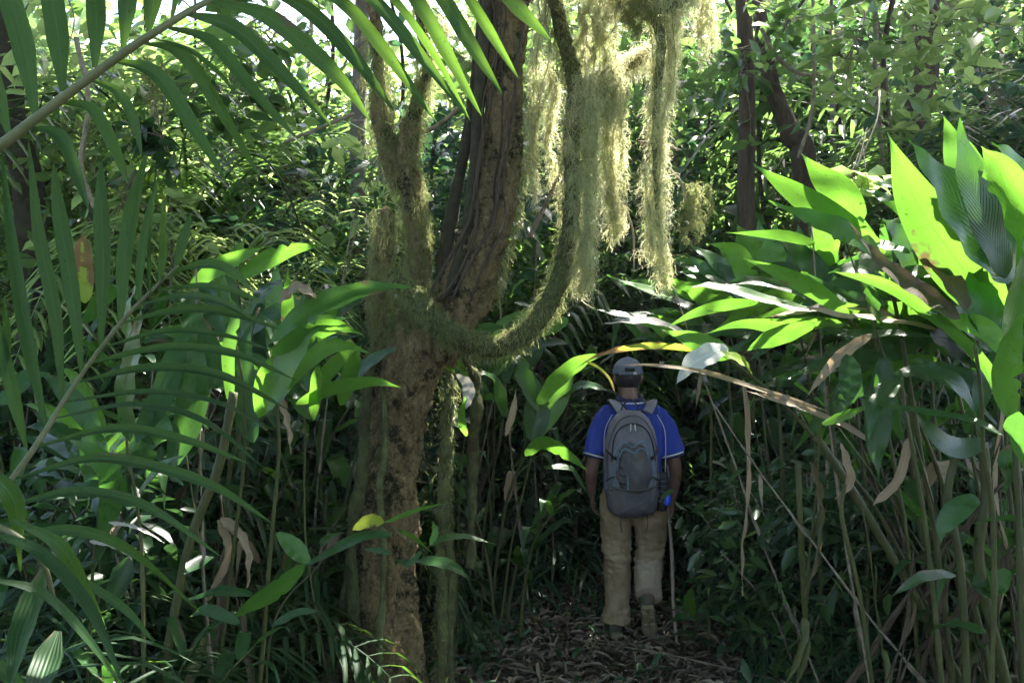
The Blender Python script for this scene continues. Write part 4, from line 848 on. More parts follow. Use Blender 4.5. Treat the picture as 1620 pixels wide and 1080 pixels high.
# ferns and small palms: rosettes of pinnate fronds
def make_rosette(name, cat, group, seed, nf, L, nl, ll, lw, mat, stem=0.0, rise=0.8, droop=1.0, curl=0.3):
    r = thing(name, 'x', cat, (0, 0, 0), group); rg = np.random.default_rng(seed)
    if stem > 0:
        g = G(); tube(g, [(0, 0, -0.05), (0.02, 0.0, stem*.5), (0, 0.02, stem)], [0.06, 0.05, 0.05], 10, 12, rough=0.004); part('trunk', g, M['bark2'], r)
    for f in range(nf):
        a = f*2.4+rg.normal()*0.2; b = np.array([math.cos(a), math.sin(a), 0]); l = L*(0.7+0.45*rg.random()); up = rise*(0.6+0.7*rg.random())
        z = np.array([0, 0, 1.0]); p0 = z*stem
        pts = crs([p0, p0+b*l*.2+z*l*.35*up, p0+b*l*.55+z*l*.5*up, p0+b*l*.85+z*l*(.45*up-.15*droop), p0+b*l*1.05+z*l*(.3*up-.4*droop)], nl)
        T = nrm(np.gradient(pts, axis=0)); S = nrm(np.cross(T, z)); g = G()
        tube(g, pts, np.linspace(0.008, 0.002, nl)*max(1, L/1.2), 5, caps=False)
        for i in range(3, nl):
            t = i/nl; q = ll*math.sin(math.pi*min(1, t*0.8+0.18))**0.6*(0.9+0.2*rg.random())
            for s in (-1, 1):
                d = nrm(S[i]*s+T[i]*0.55+z*(0.1+0.1*rg.normal()))
                e = pts[i]+d*q; blade(g, [pts[i], pts[i]+d*q*0.5, e-z*q*curl], lw, 5, np.array([0, 0, 1.0])+0.1*rg.normal(size=3), 0.25, 0.0, 'palm')
        part('frond', g, M[mat], r)
    return r
fp = [make_rosette('fern', 'fern', 'ferns in the undergrowth', 11, 9, 0.85, 30, 0.16, 0.022, 'fern', 0.05, 0.9, 0.9), make_rosette('fern', 'fern', 'ferns in the undergrowth', 12, 8, 0.55, 24, 0.11, 0.018, 'fern', 0.02, 0.8, 0.8)]
pl2 = []
for px, y, k, s in ((880, 7.2, 1, 1.0), (1090, 7.4, 0, 1.3), (1130, 8.4, 0, 1.6), (1060, 9.2, 0, 1.8), (860, 7.8, 0, 1.3), (930, 9.0, 0, 1.7), (980, 8.2, 1, 1.6), (735, 5.8, 1, 0.6), (300, 4.0, 1, 1.0), (1200, 8.0, 0, 1.5), (790, 6.6, 1, 0.7), (1290, 7.0, 1, 1.5), (680, 6.8, 0, 1.0), (380, 6.2, 0, 1.1), (1010, 10.2, 0, 2.2)):
    put(fp, ['feathery', 'small lacy'], k, xat(px, y), y, s, store=pl2)
for i in range(22):
    px = rng.uniform(0, 390); y = rng.uniform(4.2, 6.5); put(fp, ['feathery', 'small lacy'], int(rng.integers(0, 2)), xat(px, y), y, rng.uniform(0.5, 0.9), store=pl2)
for i in range(12):
    px = rng.uniform(1290, 1660); y = rng.uniform(5.2, 7.0); put(fp, ['feathery', 'small lacy'], int(rng.integers(0, 2)), xat(px, y), y, rng.uniform(0.6, 1.0), store=pl2)
auto_labels(pl2, 'fern')
pp = [make_rosette('small_palm', 'palm', 'feather palms among the background trees', 21, 9, 1.5, 34, 0.42, 0.030, 'mid', 1.0, 1.0, 0.9), make_rosette('small_palm', 'palm', 'feather palms among the background trees', 22, 10, 1.9, 36, 0.50, 0.032, 'mid', 1.9, 0.9, 1.2)]
pp.append(make_rosette('small_palm', 'palm', 'feather palms among the background trees', 23, 10, 1.3, 34, 0.36, 0.026, 'bright', 1.7, 1.0, 1.2))
yp = [make_rosette('young_palm', 'palm', 'young stemless palms in the left undergrowth', 25, 8, 1.15, 22, 0.42, 0.026, 'palm', 0.05, 1.0, 0.8), make_rosette('young_palm', 'palm', 'young stemless palms in the left undergrowth', 26, 7, 0.9, 18, 0.36, 0.022, 'palm', 0.05, 1.2, 0.9)]
ply = []
for px, y, k, s in ((30, 3.5, 0, .9), (210, 4.0, 1, 1.0), (330, 4.6, 0, .9), (110, 5.0, 0, 1.1), (440, 5.2, 1, 1.1), (20, 4.6, 1, 1.2), (500, 6.2, 0, 1.0), (770, 7.2, 0, .9), (860, 8.8, 1, 1.2), (1180, 7.6, 1, 1.0)):
    put(yp, ['arching dark', 'small dark'], k, xat(px, y), y, s, store=ply)
auto_labels(ply, 'young palm')
pl3 = []
for px, y, k, s in ((345, 6.4, 2, 1.0), (300, 8.0, 1, 1.25), (500, 9.6, 1, 1.55), (150, 9.0, 1, 1.4), (1530, 7.6, 1, 1.35), (1090, 9.0, 0, 1.5), (480, 8.2, 2, 1.15), (170, 7.4, 2, 1.2), (600, 10.5, 2, 1.5), (280, 9.4, 2, 1.5), (300, 10.0, 1, 1.0), (560, 8.6, 0, 1.0), (470, 11.5, 1, 1.1), (860, 8.2, 0, 0.8), (1130, 9.6, 0, 1.1), (1540, 9.0, 1, 1.5), (1620, 10.0, 1, 1.6), (1460, 10.5, 1, 1.2), (1010, 12.0, 1, 1.0), (1250, 11.0, 0, 1.3), (150, 8.4, 0, 1.2), (760, 10.5, 0, 1.2), (640, 12.5, 1, 1.1)):
    put(pp, ['light green', 'dark tall', 'sunlit'], k, xat(px, y), y, s, store=pl3)
auto_labels(pl3, 'feather palm')


# dead and green stalks standing in the thickets
def make_stalk(seed, H, r0, bend, mat):
    rg = np.random.default_rng(seed); p = [np.array([0, 0, -0.02])]; d = np.array([bend, rg.normal()*0.05, 1.0])
    for i in range(5): p.append(p[-1]+nrm(d)*H/5); d = d+np.array([bend*0.4, 0, 0])+rg.normal(size=3)*0.06
    g = G(); q_ = crs(np.array(p), 30); rr_ = np.linspace(r0, r0*.5, 30)*(1+0.28*(np.arange(30) % 5 == 0)+0.1*rg.normal(size=30)); tube(g, q_, rr_, 7, rough=0.0008)
    for k_ in (6, 12, 18): e_ = q_[k_]+np.array([.012*rg.normal(), -.01, .16]); blade(g, [q_[k_], (q_[k_]+e_)/2, e_], .022, 6, (rg.normal(), -1, 0), 0.7, 0.1, 'strip')
    for i in range(rg.integers(1, 4)):
        q = p[rg.integers(1, 5)]; e = q+np.array([rg.normal()*0.15, rg.normal()*0.1, -0.1-0.35*rg.random()]); blade(g, [q, (q+e)/2+[0.03, 0, 0.05], e], 0.02+0.02*rg.random(), 8, (0, -1, 0.2), 0.5, 0.15, 'strip', 1.0)
    return g.mesh('stalk', M[mat])
sm = [make_stalk(31+i, 0.9+0.25*i, 0.0055+0.0012*(i % 4), (-0.10, -0.05, 0.05, 0.1, -0.14, 0.0)[i % 6], ('drycane', 'cane', 'drycane', 'drycane', 'cane', 'twig')[i % 6]) for i in range(6)]
def stalks(n, pxr, yr, lab, grp):
    for i in range(n):
        y = rng.uniform(*yr); x = xat(rng.uniform(*pxr), y); me = sm[rng.integers(0, 6)]
        o = link('stalk', me); o.location = (x, y, float(gz(x, y))); s = rng.uniform(0.75, 1.35); o.scale = (s*.85, s*.85, s)
        o.rotation_euler = (rng.normal()*0.13, rng.normal()*0.17, rng.normal()*0.6); tag(o, lab, 'stalk', grp)
stalks(58, (1240, 1680), (4.0, 7.2), 'thin brown or green stalk in the tangle under the arching right-hand leaves', 'stalks in the right thicket')
stalks(16, (20, 520), (3.9, 6.5), 'thin upright stalk in the dark undergrowth left of the mossy trunk', 'stalks in the left undergrowth')
stalks(26, (690, 900), (6.4, 9), 'thin dark stalk standing between the mossy trunk and the hiker', 'stalks beside the path')
stalks(24, (1040, 1240), (7.2, 10), 'thin dark stem standing in the shade behind the walking stick', 'stems behind the path')
for i in range(70):
    px = rng.uniform(1260, 1680); y = rng.uniform(4.5, 7.2); o = link('fallen_stalk', sm[rng.integers(0, 6)]); o.location = (xat(px, y), y, 0.05+0.06*rng.random()); s = rng.uniform(0.4, 0.9); o.scale = (s, s, s)
    a = rng.random()*6.283; o.rotation_euler = (math.pi/2*(0.98+0.025*rng.normal()), 0, a); tag(o, 'dead stalk lying on the ground under the arching right-hand leaves', 'stalk', 'fallen stalks on the ground')
for i in range(24):
    y = rng.uniform(4.2, 6.4); sg = rng.choice([-1, 1]); x = xat(rng.uniform(1230, 1600) if sg > 0 else rng.uniform(1520, 1680), y); o = link('leaning_stalk', sm[rng.integers(0, 6)]); o.location = (x, y, 0.0); s = rng.uniform(0.8, 1.2); o.scale = (s, s, s)
    o.rotation_euler = (0, sg*rng.uniform(0.35, 0.8), rng.normal()*0.3); tag(o, 'dead stalk leaning steeply across the right thicket', 'stalk', 'leaning stalks in the right thicket')
for lst, r, lab in (([(1540, 1115, 4.3), (1440, 930, 4.3), (1345, 770, 4.3), (1290, 690, 4.3)], 7, 'long green cane leaning left through the right thicket'), ([(1262, 735, 4.4), (1266, 820, 4.4), (1272, 940, 4.5), (1276, 1010, 4.6)], 5, 'bright green upright cane below the reddish hanging leaf'),
                    ([(1385, 1120, 4.1), (1360, 940, 4.1), (1332, 820, 4.1), (1336, 765, 4.1)], 3.5, 'slender pale green cane with a kink, left of the leaning cane'), ([(1530, 1100, 3.9), (1520, 900, 3.9), (1500, 780, 3.9), (1520, 700, 3.9)], 6, 'dark reddish cane crossed by blue-green leaves on the right'),
                    ([(1600, 1110, 4.0), (1550, 900, 4.0), (1560, 780, 4.0), (1555, 700, 4)], 8, 'straw-coloured cane near the right edge of the photo'), ([(255, 1080, 3.9), (300, 860, 3.9), (345, 740, 3.9), (370, 620, 3.9)], 7, 'mossy green cane leaning right in the left undergrowth')):
    g = G(); tube(g, [P(*a) for a in lst], rad(r, 4.2), 8, 30, rough=0.0008); o = link('cane', g.mesh('cane', M['cane'])); tag(o, lab, 'cane')

# ------------------------------------------------------------------ background trees
def make_tree(seed, H, R, zlo, n, size, mat, tr, trunk_mat='bark2', droop=0.35):
    rg = np.random.default_rng(seed); r = thing('forest_tree', 'x', 'tree', (0, 0, 0), 'leafy trees of the background forest')
    g = G(); pts = np.array([[0, 0, -0.1], [rg.normal()*.08, rg.normal()*.08, H*.3], [rg.normal()*.2, rg.normal()*.2, H*.65], [rg.normal()*.35, rg.normal()*.35, H]])
    tube(g, pts, [tr, tr*.8, tr*.55, tr*.15], 12, 24, rough=tr*0.04); cc = crs(pts, 50); lg = G(); pos = []; outs = []; szs = []
    nl = 34
    for i in range(nl):
        z = zlo+(H-zlo)*(i+rg.random())/nl; q = cc[min(49, int(z/H*49))]; a = rg.random()*6.283; rr = R*(0.35+0.75*rg.random())*math.sin(math.pi*min(0.95, 0.25+0.6*(z-zlo)/(H-zlo)))
        e = q+np.array([math.cos(a)*rr, math.sin(a)*rr, 0.25*rr+rg.normal()*0.2]); m = (q+e)/2+[0, 0, 0.12*rr]
        tube(g, [q, m, e], [tr*.22, tr*.13, 0.004], 5, 8, caps=False)
        for c, w in ((m, .3), (e, .45), (e, .25)):
            k = int(n/nl/3*(0.5+rg.random())); sp = rg.normal(size=(k, 3))*np.array([w, w, w*.5])*R/1.5
            pos.append(c+sp); outs.append(nrm(sp+1e-3)); szs.append(np.full(k, size*rg.choice([0.55, 0.8, 1.0, 1.5, 2.0])))
        for j in range(5):
            s = e+rg.normal(size=3)*[.4, .4, .25]*R/1.5; tube(g, [e, (e+s)/2+rg.normal(size=3)*.04, s], [0.005, 0.003, 0.002], 4, caps=False)
    pos = np.concatenate(pos); leaf_cloud(lg, pos, np.concatenate(szs), 0.8, droop, np.concatenate(outs), rg)
    part('trunk', g, M[trunk_mat], r); part('crown', lg, M[mat], r); return r
tp = [make_tree(41, 7.5, 1.9, 0.8, 4200, 0.16, 'bright', 0.09), make_tree(42, 6.5, 1.6, 0.5, 4600, 0.14, 'mid', 0.06), make_tree(43, 8.5, 2.2, 1.5, 4600, 0.18, 'darkleaf', 0.12), make_tree(44, 5.0, 1.5, 0.3, 3600, 0.13, 'blueleaf', 0.05),
      make_tree(45, 9.5, 2.6, 2.5, 4800, 0.18, 'bright', 0.14, 'bark_pale'), make_tree(46, 4.0, 1.3, 0.2, 3400, 0.09, 'mid', 0.035)]
tl = ['sunny light-leaved', 'fine-leaved green', 'dark tall', 'glossy dark-leaved', 'pale-stemmed sunny', 'bushy low']
pt = []; THT = [7.5, 6.5, 8.5, 5.0, 9.5, 4.0]
for px, y, k, s in ((100, 7.6, 0, .62), (-40, 8.2, 4, .8), (230, 8.8, 0, .8), (330, 10.0, 4, .8), (430, 9.4, 5, .9), (540, 9.8, 1, .75), (480, 12.5, 0, 1.0), (620, 10.8, 0, .8), (700, 12.5, 4, .9), (820, 11.5, 1, .8), (880, 13.5, 0, .9), (150, 12.0, 4, 1.0), (20, 13.0, 0, 1.1), (300, 14.5, 4, 1.1), (600, 15.0, 4, 1.1), (420, 17, 0, 1.2), (780, 17, 4, 1.1),
                    (960, 11.8, 3, 1.0), (1080, 10.4, 3, .85), (1130, 12.2, 1, 1.0), (1200, 10.2, 2, .8), (1300, 10.4, 1, .7), (1360, 11.0, 2, .95), (1520, 10.6, 3, 1.0), (1610, 9.2, 1, .75), (1560, 11.5, 1, 1.0), (1440, 13.0, 2, 1.1), (1260, 13.4, 1, 1.2), (1660, 10.5, 2, 1.0), (1150, 15, 2, 1.2), (1000, 15.5, 1, 1.2), (1320, 16.5, 2, 1.3), (1500, 16, 1, 1.3), (900, 17.5, 4, 1.2),
                    (200, 18, 0, 1.3), (60, 18.5, 4, 1.2), (540, 20, 0, 1.3), (700, 21, 2, 1.3), (1080, 20, 2, 1.4), (1250, 21, 1, 1.5), (1420, 21, 2, 1.5), (1600, 19, 0, 1.4), (340, 23, 4, 1.4), (850, 24, 2, 1.5), (980, 9.8, 5, .7), (1120, 8.8, 5, .8), (740, 9.0, 5, .8), (640, 8.0, 3, .55), (40, 6.6, 5, .8), (1640, 7.0, 3, .7)):
    f = rng.uniform(0.42, 0.9) if px < 760 else rng.uniform(0.5, 1.1)
    put(tp, tl, k, xat(px, y), y, (1.6+f*0.38*y)/THT[k], store=pt)
auto_labels(pt, 'tree')
# low shrubs filling the dark undergrowth
def make_shrub(seed, H, R, n, size, mat):
    rg = np.random.default_rng(seed); r = thing('shrub', 'x', 'shrub', (0, 0, 0), 'low shrubs in the dark undergrowth'); g = G(); lg = G(); pos = []; sz = []
    for i in range(9):
        a = rg.random()*6.283; q = R*(0.3+0.7*rg.random()); h = H*(0.5+0.5*rg.random()); e = np.array([math.cos(a)*q, math.sin(a)*q, h]); m = np.array([e[0]*.35, e[1]*.35, h*.55]); tube(g, [(0, 0, 0), m, e], [.010, .007, .003], 5, 10, rough=.001)
        c = crs([np.zeros(3), m, e], 12)
        for j in range(3, 12):
            k = max(2, int(n/81)); pos.append(c[j]+rg.normal(size=(k, 3))*[.13, .13, .10]); sz.append(np.full(k, size*rg.choice([.6, 1, 1.6])))
    leaf_cloud(lg, np.concatenate(pos), np.concatenate(sz), 0.6, 0.35, None, rg); part('stems', g, M['twig'], r); part('foliage', lg, M[mat], r); return r
shp = [make_shrub(301, 1.3, .6, 900, .10, 'darkleaf'), make_shrub(302, 1.0, .55, 1000, .07, 'mid'), make_shrub(303, .7, .5, 800, .09, 'blueleaf'), make_shrub(304, 1.7, .6, 900, .14, 'darkleaf')]; shl = ['dark', 'fine-leaved', 'low glossy', 'tall broad-leaved']; ps = []
for n_, pr_, yr_, sr_ in ((34, (-20, 540), (4.4, 7.5), (.6, 1.1)), (9, (720, 900), (7.0, 9.5), (.6, 1.0)), (30, (1200, 1660), (5.0, 8.0), (.6, 1.1)), (14, (1040, 1300), (7.6, 10), (.8, 1.3))):
    for i in range(n_):
        y = rng.uniform(*yr_); px = rng.uniform(*pr_); put(shp, shl, int(rng.integers(0, 4)), xat(px, y), y, rng.uniform(*sr_), store=ps)
auto_labels(ps, 'shrub')
# bare trunks one can see, with crowns above the frame
def crown_leaves(c, rx, rz, n, size, rg):
    m = 30; cc = rg.normal(size=(m, 3)); cc = nrm(cc)*(rg.random((m, 1))**0.5)*np.array([rx, rx, rz]); i = rg.integers(0, m, n)
    pos = c+cc[i]+rg.normal(size=(n, 3))*np.array([rx*.24, rx*.24, rz*.25]); return pos[~lit(pos)], c+cc
def big_tree(name, label, cat, pts, radii, cc, rx, rz, n, seed, mat='mid', bark='bark2', size=0.30, group=None):
    rg = np.random.default_rng(seed); r = thing(name, label, cat, (pts[0][0], pts[0][1], 0), group); g = G()
    tube(g, pts, radii, 16, 50, rough=min(radii)*0.03)
    lg = G(); pos, cl = crown_leaves(np.array(cc), rx, rz, int(n*0.5), size, rg)
    for c in cl[:14]:
        q = np.array(pts[-1]); tube(g, [q-[0, 0, 0.3], (q+c)/2+[0, 0, .3], c], [radii[-1]*.5, radii[-1]*.3, 0.01], 6, 8, caps=False)
    leaf_cloud(lg, pos, size, 0.8, 0.2, None, rg)
    part('trunk', g, M[bark], r); part('crown', lg, M[mat], r); return r
big_tree('forest_tree', 'straight brown trunk right of the moss curtains, its top bearded with moss', 'tree', [P(1180, 760, 7.4)*[1, 1, 0], P(1180, 340, 7.4), P(1182, 180, 7.4), P(1178, 30, 7.4), P(1170, -200, 7.4), [1.9, 7.8, 8.5]], [.075, .066, .062, .06, .06, .055], (2.5, 9.6, 10.5), 3.2, 1.6, 6500, 61)
big_tree('forest_tree', 'reddish trunk above the upright bright leaves at upper right', 'tree', [P(1440, 560, 8)*[1, 1, 0], P(1450, 220, 8), P(1465, 120, 8), P(1468, 20, 8), P(1470, -200, 8), [3.6, 8.4, 9]], [.11, .105, .10, .09, .09, .08], (4.8, 11, 11), 3.4, 1.8, 7000, 62)
big_tree('forest_tree', 'dark leaning trunk behind the three bright pointed leaves', 'tree', [P(1285, 560, 7.8)*[1, 1, 0], P(1275, 300, 7.8), P(1250, 210, 7.8), P(1215, 110, 7.8), P(1190, -100, 7.9), [1.9, 8.5, 8]], [.11, .10, .08, .06, .05, .05], (1.6, 9.2, 9.8), 2.8, 1.5, 5500, 63)
big_tree('forest_tree', 'pale pinkish trunk left of the mossy trunk, lit by the sun', 'tree', [P(566, 560, 8.2)*[1, 1, 0], P(567, 420, 8.2), P(566, 220, 8.2), P(572, 40, 8.2), P(575, -200, 8.2), [-1.4, 8.6, 9]], [.08, .07, .065, .06, .06, .05], (-1.7, 11.5, 11), 3.0, 1.6, 5500, 64, 'bright', 'bark_pale')
big_tree('forest_tree', 'shadowy mossy trunk at the left edge behind the palm', 'tree', [P(60, 720, 6.5)*[1, 1, 0], P(50, 360, 6.5), P(20, 200, 6.5), P(12, 60, 6.5), P(5, -200, 6.5), [-3.4, 6.5, 7.5]], [.12, .10, .09, .08, .08, .07], (-3.6, 6.3, 9), 3.0, 1.5, 6500, 65, 'mid', 'darkstem')
for lst, r, lab in (([(1300, -20, 7.5), (1378, 0, 7.5), (1385, 120, 7.5), (1395, 240, 7.5), (1402, 330, 7.5)], 4, 'thin hanging stem above the upright bright leaves'), ([(1385, 20, 7.6), (1400, 110, 7.6), (1408, 205, 7.6)], 3, 'second thin stem just right of the hanging one'),
                    ([(1286, -10, 7), (1288, 120, 7), (1282, 190, 7), (1262, 250, 7)], 3, 'pale twisted liana hanging near the leaning trunk'), ([(1204, 45, 6.5), (1225, 85, 6.5), (1255, 112, 6.5), (1283, 120, 6.5)], 3, 'pale mossy twig curving down to the twisted liana'),
                    ([(450, 225, 6), (500, 205, 6), (560, 180, 6)], 3, 'bare twig left of the mossy stems'), ([(120, 60, 5.5), (140, 160, 5.5), (128, 260, 5.5), (150, 330, 5.5)], 4, 'dark crooked branch behind the near palm leaflets'),
                    ([(1440, -10, 6.8), (1480, 20, 6.8), (1530, 22, 6.8), (1560, 12, 6.8)], 2.5, 'thin leafy twig at the upper right corner'), ([(268, 280, 6), (272, 400, 6), (268, 520, 6)], 2, 'thin plumb vine behind the near palm')):
    g = G(); tube(g, [P(*a) for a in lst], rad(r, lst[0][2]), 7, 30, rough=0.002); o = link('thin_liana', g.mesh('thin_liana', M['twig'])); tag(o, lab, 'vine')
# slim saplings between the bigger trees
for i, (px, y) in enumerate(((80, 8.0), (190, 9.5), (330, 8.6), (430, 10.5), (520, 9.2), (610, 10), (845, 9.5), (1110, 9), (1225, 8.2), (1330, 9.0), (1405, 7.6), (1500, 8.6), (1570, 8.2), (1150, 10.5))):
    rg = np.random.default_rng(500+i); x = xat(px, y); h = 1.6+0.45*y; g = G(); pts = [(x+rg.normal()*.06*j, y+rg.normal()*.04*j, h*j/5-.05*(j == 0)) for j in range(6)]; r = thing('sapling', 'slim sapling', 'tree', (x, y, 0), 'slim saplings of the background forest')
    r0 = rg.uniform(.018, .045); tube(g, pts, np.linspace(r0, r0*.45, 6), 8, 40, rough=.002);     lg = G(); c = crs(np.array(pts), 40); k = rg.integers(14, 40, 170); bg_ = g
    for q in k[:12]:
        e = c[q]+rg.normal(size=3)*[.5, .5, .2]; tube(bg_, [c[q], (c[q]+e)/2+[0, 0, .05], e], [.006, .004, .002], 4, 8, caps=False); leaf_cloud(lg, e+rg.normal(size=(9, 3))*[.14, .14, .08], .17, .8, .3, None, rg)
    part('trunk', g, M[['bark_pale', 'bark2', 'darkstem'][i % 3]], r); part('leaves', lg, M[['bright', 'mid', 'blueleaf'][i % 3]], r); r['_xy'] = 1; r['label'] = ['pale-stemmed slim sapling', 'brown slim sapling', 'dark mossy slim sapling'][i % 3]+' '+where(x, y)+(', the farther of two' if px in (610, 1150) else ''); del r['_xy']
# leafy sprigs in the open: single visible leaf clusters on twigs
def sprig(px, py, d, n, spread, size, mat, lab, asp=0.85):
    c = P(px, py, d); r = thing('leafy_branch', lab, 'branch', c); g = G(); lg = G(); pos = []
    b = c+np.array([rng.normal()*0.3, 0.3, 0.5]); e = c
    tube(g, [b, (b+e)/2+[0.05, 0, 0.05], e], [0.006, 0.004, 0.002], 5, 10)
    for i in range(n):
        q = c+rng.normal(size=3)*np.array([1, .5, .7])*spread; tube(g, [c+(b-c)*rng.random()*.6, (q+c)/2+rng.normal(size=3)*.02, q], [0.003, 0.002, 0.0015], 4, 5, caps=False); pos.append(q+rng.normal(size=(4, 3))*0.03)
    leaf_cloud(lg, np.concatenate(pos), size, asp, 0.2); part('twigs', g, M['twig'], r); part('leaves', lg, M[mat], r)
for a in ((1340, 100, 6.8, 26, .28, .13, 'bright', 'sunny leafy branch above the leaning trunk'), (1450, 50, 6.6, 22, .25, .14, 'bright', 'bright leafy branch in front of the reddish trunk'), (1545, 40, 6.0, 16, .2, .15, 'bright', 'yellow-green leafy branch at the upper right corner'), (1250, 40, 6.4, 18, .25, .13, 'mid', 'green leafy branch between the two thin trunks'),
          (1480, 140, 6.8, 14, .2, .13, 'bright', 'leafy branch just above the tallest upright leaf'), (395, 50, 6.5, 22, .3, .16, 'mid', 'broad green leaves behind the palm against the sky'), (255, 225, 5.6, 12, .13, .13, 'darkleaf', 'dark round-leaved sprig between the palm leaflets'), (360, 150, 6.2, 18, .25, .15, 'mid', 'green leafy branch behind the arching palm leaflets'),
          (575, 290, 6.5, 22, .28, .13, 'bright', 'bright leafy branch left of the mossy stems'), (733, 95, 5.8, 8, .1, .11, 'bright', 'small yellow-green leaf tuft beside the thin dark stems'), (1345, 285, 4.6, 5, .05, .12, 'bright', 'pale green whorl of young leaves above the arching plants'), (100, 100, 6.0, 20, .3, .13, 'bright', 'sunny branch behind the upper palm leaflets'),
          (470, 320, 7.0, 26, .4, .12, 'blueleaf', 'glossy blue-green leafy branch left of the mossy stems'), (1170, 120, 7.2, 22, .35, .12, 'mid', 'leafy branch in front of the straight brown trunk'), (1590, 180, 6.2, 18, .3, .12, 'blueleaf', 'glossy leafy branch at the right edge'), (190, 330, 5.8, 16, .3, .12, 'bright', 'lit leaves showing between the upright palm leaflets')):
    sprig(*a)
# far-off wood that closes the view
rg = np.random.default_rng(77); n = 60000
ang = rg.uniform(-0.75, 0.75, n); dist = rg.uniform(27, 50, n); z = rg.random(n)**0.8*(7+3*np.sin(ang*9)+5*(ang > -0.05)+0.1*dist)
pos = np.stack([np.sin(ang)*dist, np.cos(ang)*dist, z], 1); pos += fbm(pos, 0.12, 2)[:, None]*1.5
pos = pos[~((pos[:, 2] > 5+2.5*np.sin(pos[:, 0]*0.9)) & (pos[:, 0] < -3) & (rg.random(len(pos)) < 0.35))]
g = G(); leaf_cloud(g, pos, 0.55, 0.9, 0.3, None, rg); o = link('far_wood', g.mesh('far_wood', M['mid'])); tag(o, 'distant forest foliage closing the view behind all the trees', 'forest', kind='stuff')
# unseen trees added beside and behind the view to shade the scene
for k, (x, y, z, R) in enumerate(((-6.5, -3.5, 3, 3.0), (6.5, -3.5, 3, 3.0))):
    big_tree('unseen_shade_tree', 'unseen low leafy tree added behind the camera to block frontal light', 'tree', [(x, y-.5, 0), (x, y, 2), (x, y, 3)], [.1, .09, .06], (x, y, z), R, 2.4, 7000, 200+k, 'mid', 'bark2', 0.34, 'unseen trees added to shade the scene')
for i, (x, y, cx, cy, h, R, n) in enumerate(((-4.5, 2.5, -2.5, 3.5, 9, 3.6, 7000), (4.6, 2.5, 3.0, 4.0, 9, 3.6, 7000), (6.8, 7.5, 4.6, 8.0, 10, 3.6, 8000), (-6.5, 6.0, -5.5, 6.0, 10, 3.2, 5000), (-5, -2.5, -4.5, -2, 8.5, 4.0, 7000), (5.5, -2.5, 5, -2, 8.5, 4.0, 7000),
                                             (9.5, 13.5, 5.6, 13.0, 12, 4.2, 9000), (8.6, 3.5, 7.6, 3.5, 9, 3.6, 6000), (-9.5, 2.0, -8.6, 2.0, 9, 4, 6000), (3.6, 18, 2.2, 16.5, 14, 4.0, 8000), (9.5, 18.5, 8, 18, 14, 4.5, 8000), (12, 9, 10.5, 9, 11, 4.0, 7000), (0.1, 13.5, 0.8, 12.6, 12.5, 3.4, 7000), (-8, -7, -8, -7, 7, 5, 6000), (8, -7, 8, -7, 7, 5, 6000))):
    big_tree('unseen_shade_tree', f'unseen tall canopy tree added to shade the scene', 'tree', [(x, y, 0), (x*.98, y, h*.4), ((x+cx)/2, (y+cy)/2, h*.8)], [.16, .14, .10], (cx, cy, h+0.5), R, 1.4, n, 100+i, 'mid', 'bark2', 0.34, 'unseen trees added to shade the scene')
# crown of the central tree itself
lg = G(); rg = np.random.default_rng(55); pos, cl = crown_leaves(np.array([-0.2, 5.4, 7.6]), 3.8, 1.3, 9000, 0.26, rg); leaf_cloud(lg, pos, 0.26, 0.8, 0.2, None, rg); part('crown', lg, M['mid'], tree)
g = G(); q = P(812, -300, 5)
for c in cl[:16]: tube(g, [q, (q+c)/2+[0, 0, .3], c], [0.07, 0.04, 0.01], 7, 10)
part('limbs', g, M['bark2'], tree)
# ------------------------------------------------------------------ the hiker
def cloth_mat(name, c1, c2, scale=6, weave=260, rough=0.8, stain=None, sc=0.35, bump=0.25):
    m, t, ns, L = newmat(name)
    out = N(t, 'ShaderNodeOutputMaterial'); pr = N(t, 'ShaderNodeBsdfPrincipled'); tc = N(t, 'ShaderNodeTexCoord')
    n1 = N(t, 'ShaderNodeTexNoise'); n1.inputs['Scale'].default_value = scale; n1.inputs['Detail'].default_value = 5; L.new(tc.outputs['Object'], n1.inputs['Vector'])
    col = mixc(t, ramp(t, n1.outputs['Fac'], [(0.35, (0, 0, 0)), (0.65, (1, 1, 1))]), c1, c2)
    if stain:
        n2 = N(t, 'ShaderNodeTexNoise'); n2.inputs['Scale'].default_value = 9; n2.inputs['Detail'].default_value = 6; L.new(tc.outputs['Object'], n2.inputs['Vector'])
        col = mixc(t, ramp(t, n2.outputs['Fac'], [(0.5, (0, 0, 0)), (0.62, (1, 1, 1))]), col, stain)
    L.new(col, pr.inputs['Base Color']); pr.inputs['Roughness'].default_value = rough; pr.inputs['Specular IOR Level'].default_value = sc
    n3 = N(t, 'ShaderNodeTexNoise'); n3.inputs['Scale'].default_value = weave; L.new(tc.outputs['Object'], n3.inputs['Vector'])
    n4 = N(t, 'ShaderNodeTexNoise'); n4.inputs['Scale'].default_value = 14; n4.inputs['Detail'].default_value = 3; n4.inputs['Distortion'].default_value = 0.6; L.new(tc.outputs['Object'], n4.inputs['Vector'])
    bp = N(t, 'ShaderNodeBump'); bp.inputs['Strength'].default_value = bump; bp.inputs['Distance'].default_value = 0.01
    L.new(mathn(t, 'ADD', mathn(t, 'MULTIPLY', n3.outputs['Fac'], 0.15), n4.outputs['Fac']), bp.inputs['Height']); L.new(bp.outputs[0], pr.inputs['Normal'])
    L.new(pr.outputs[0], out.inputs[0]); return m
M['skin'] = cloth_mat('skin', (0.15, 0.078, 0.055), (0.21, 0.115, 0.085), 12, 300, 0.5, None, 0.5, 0.1)
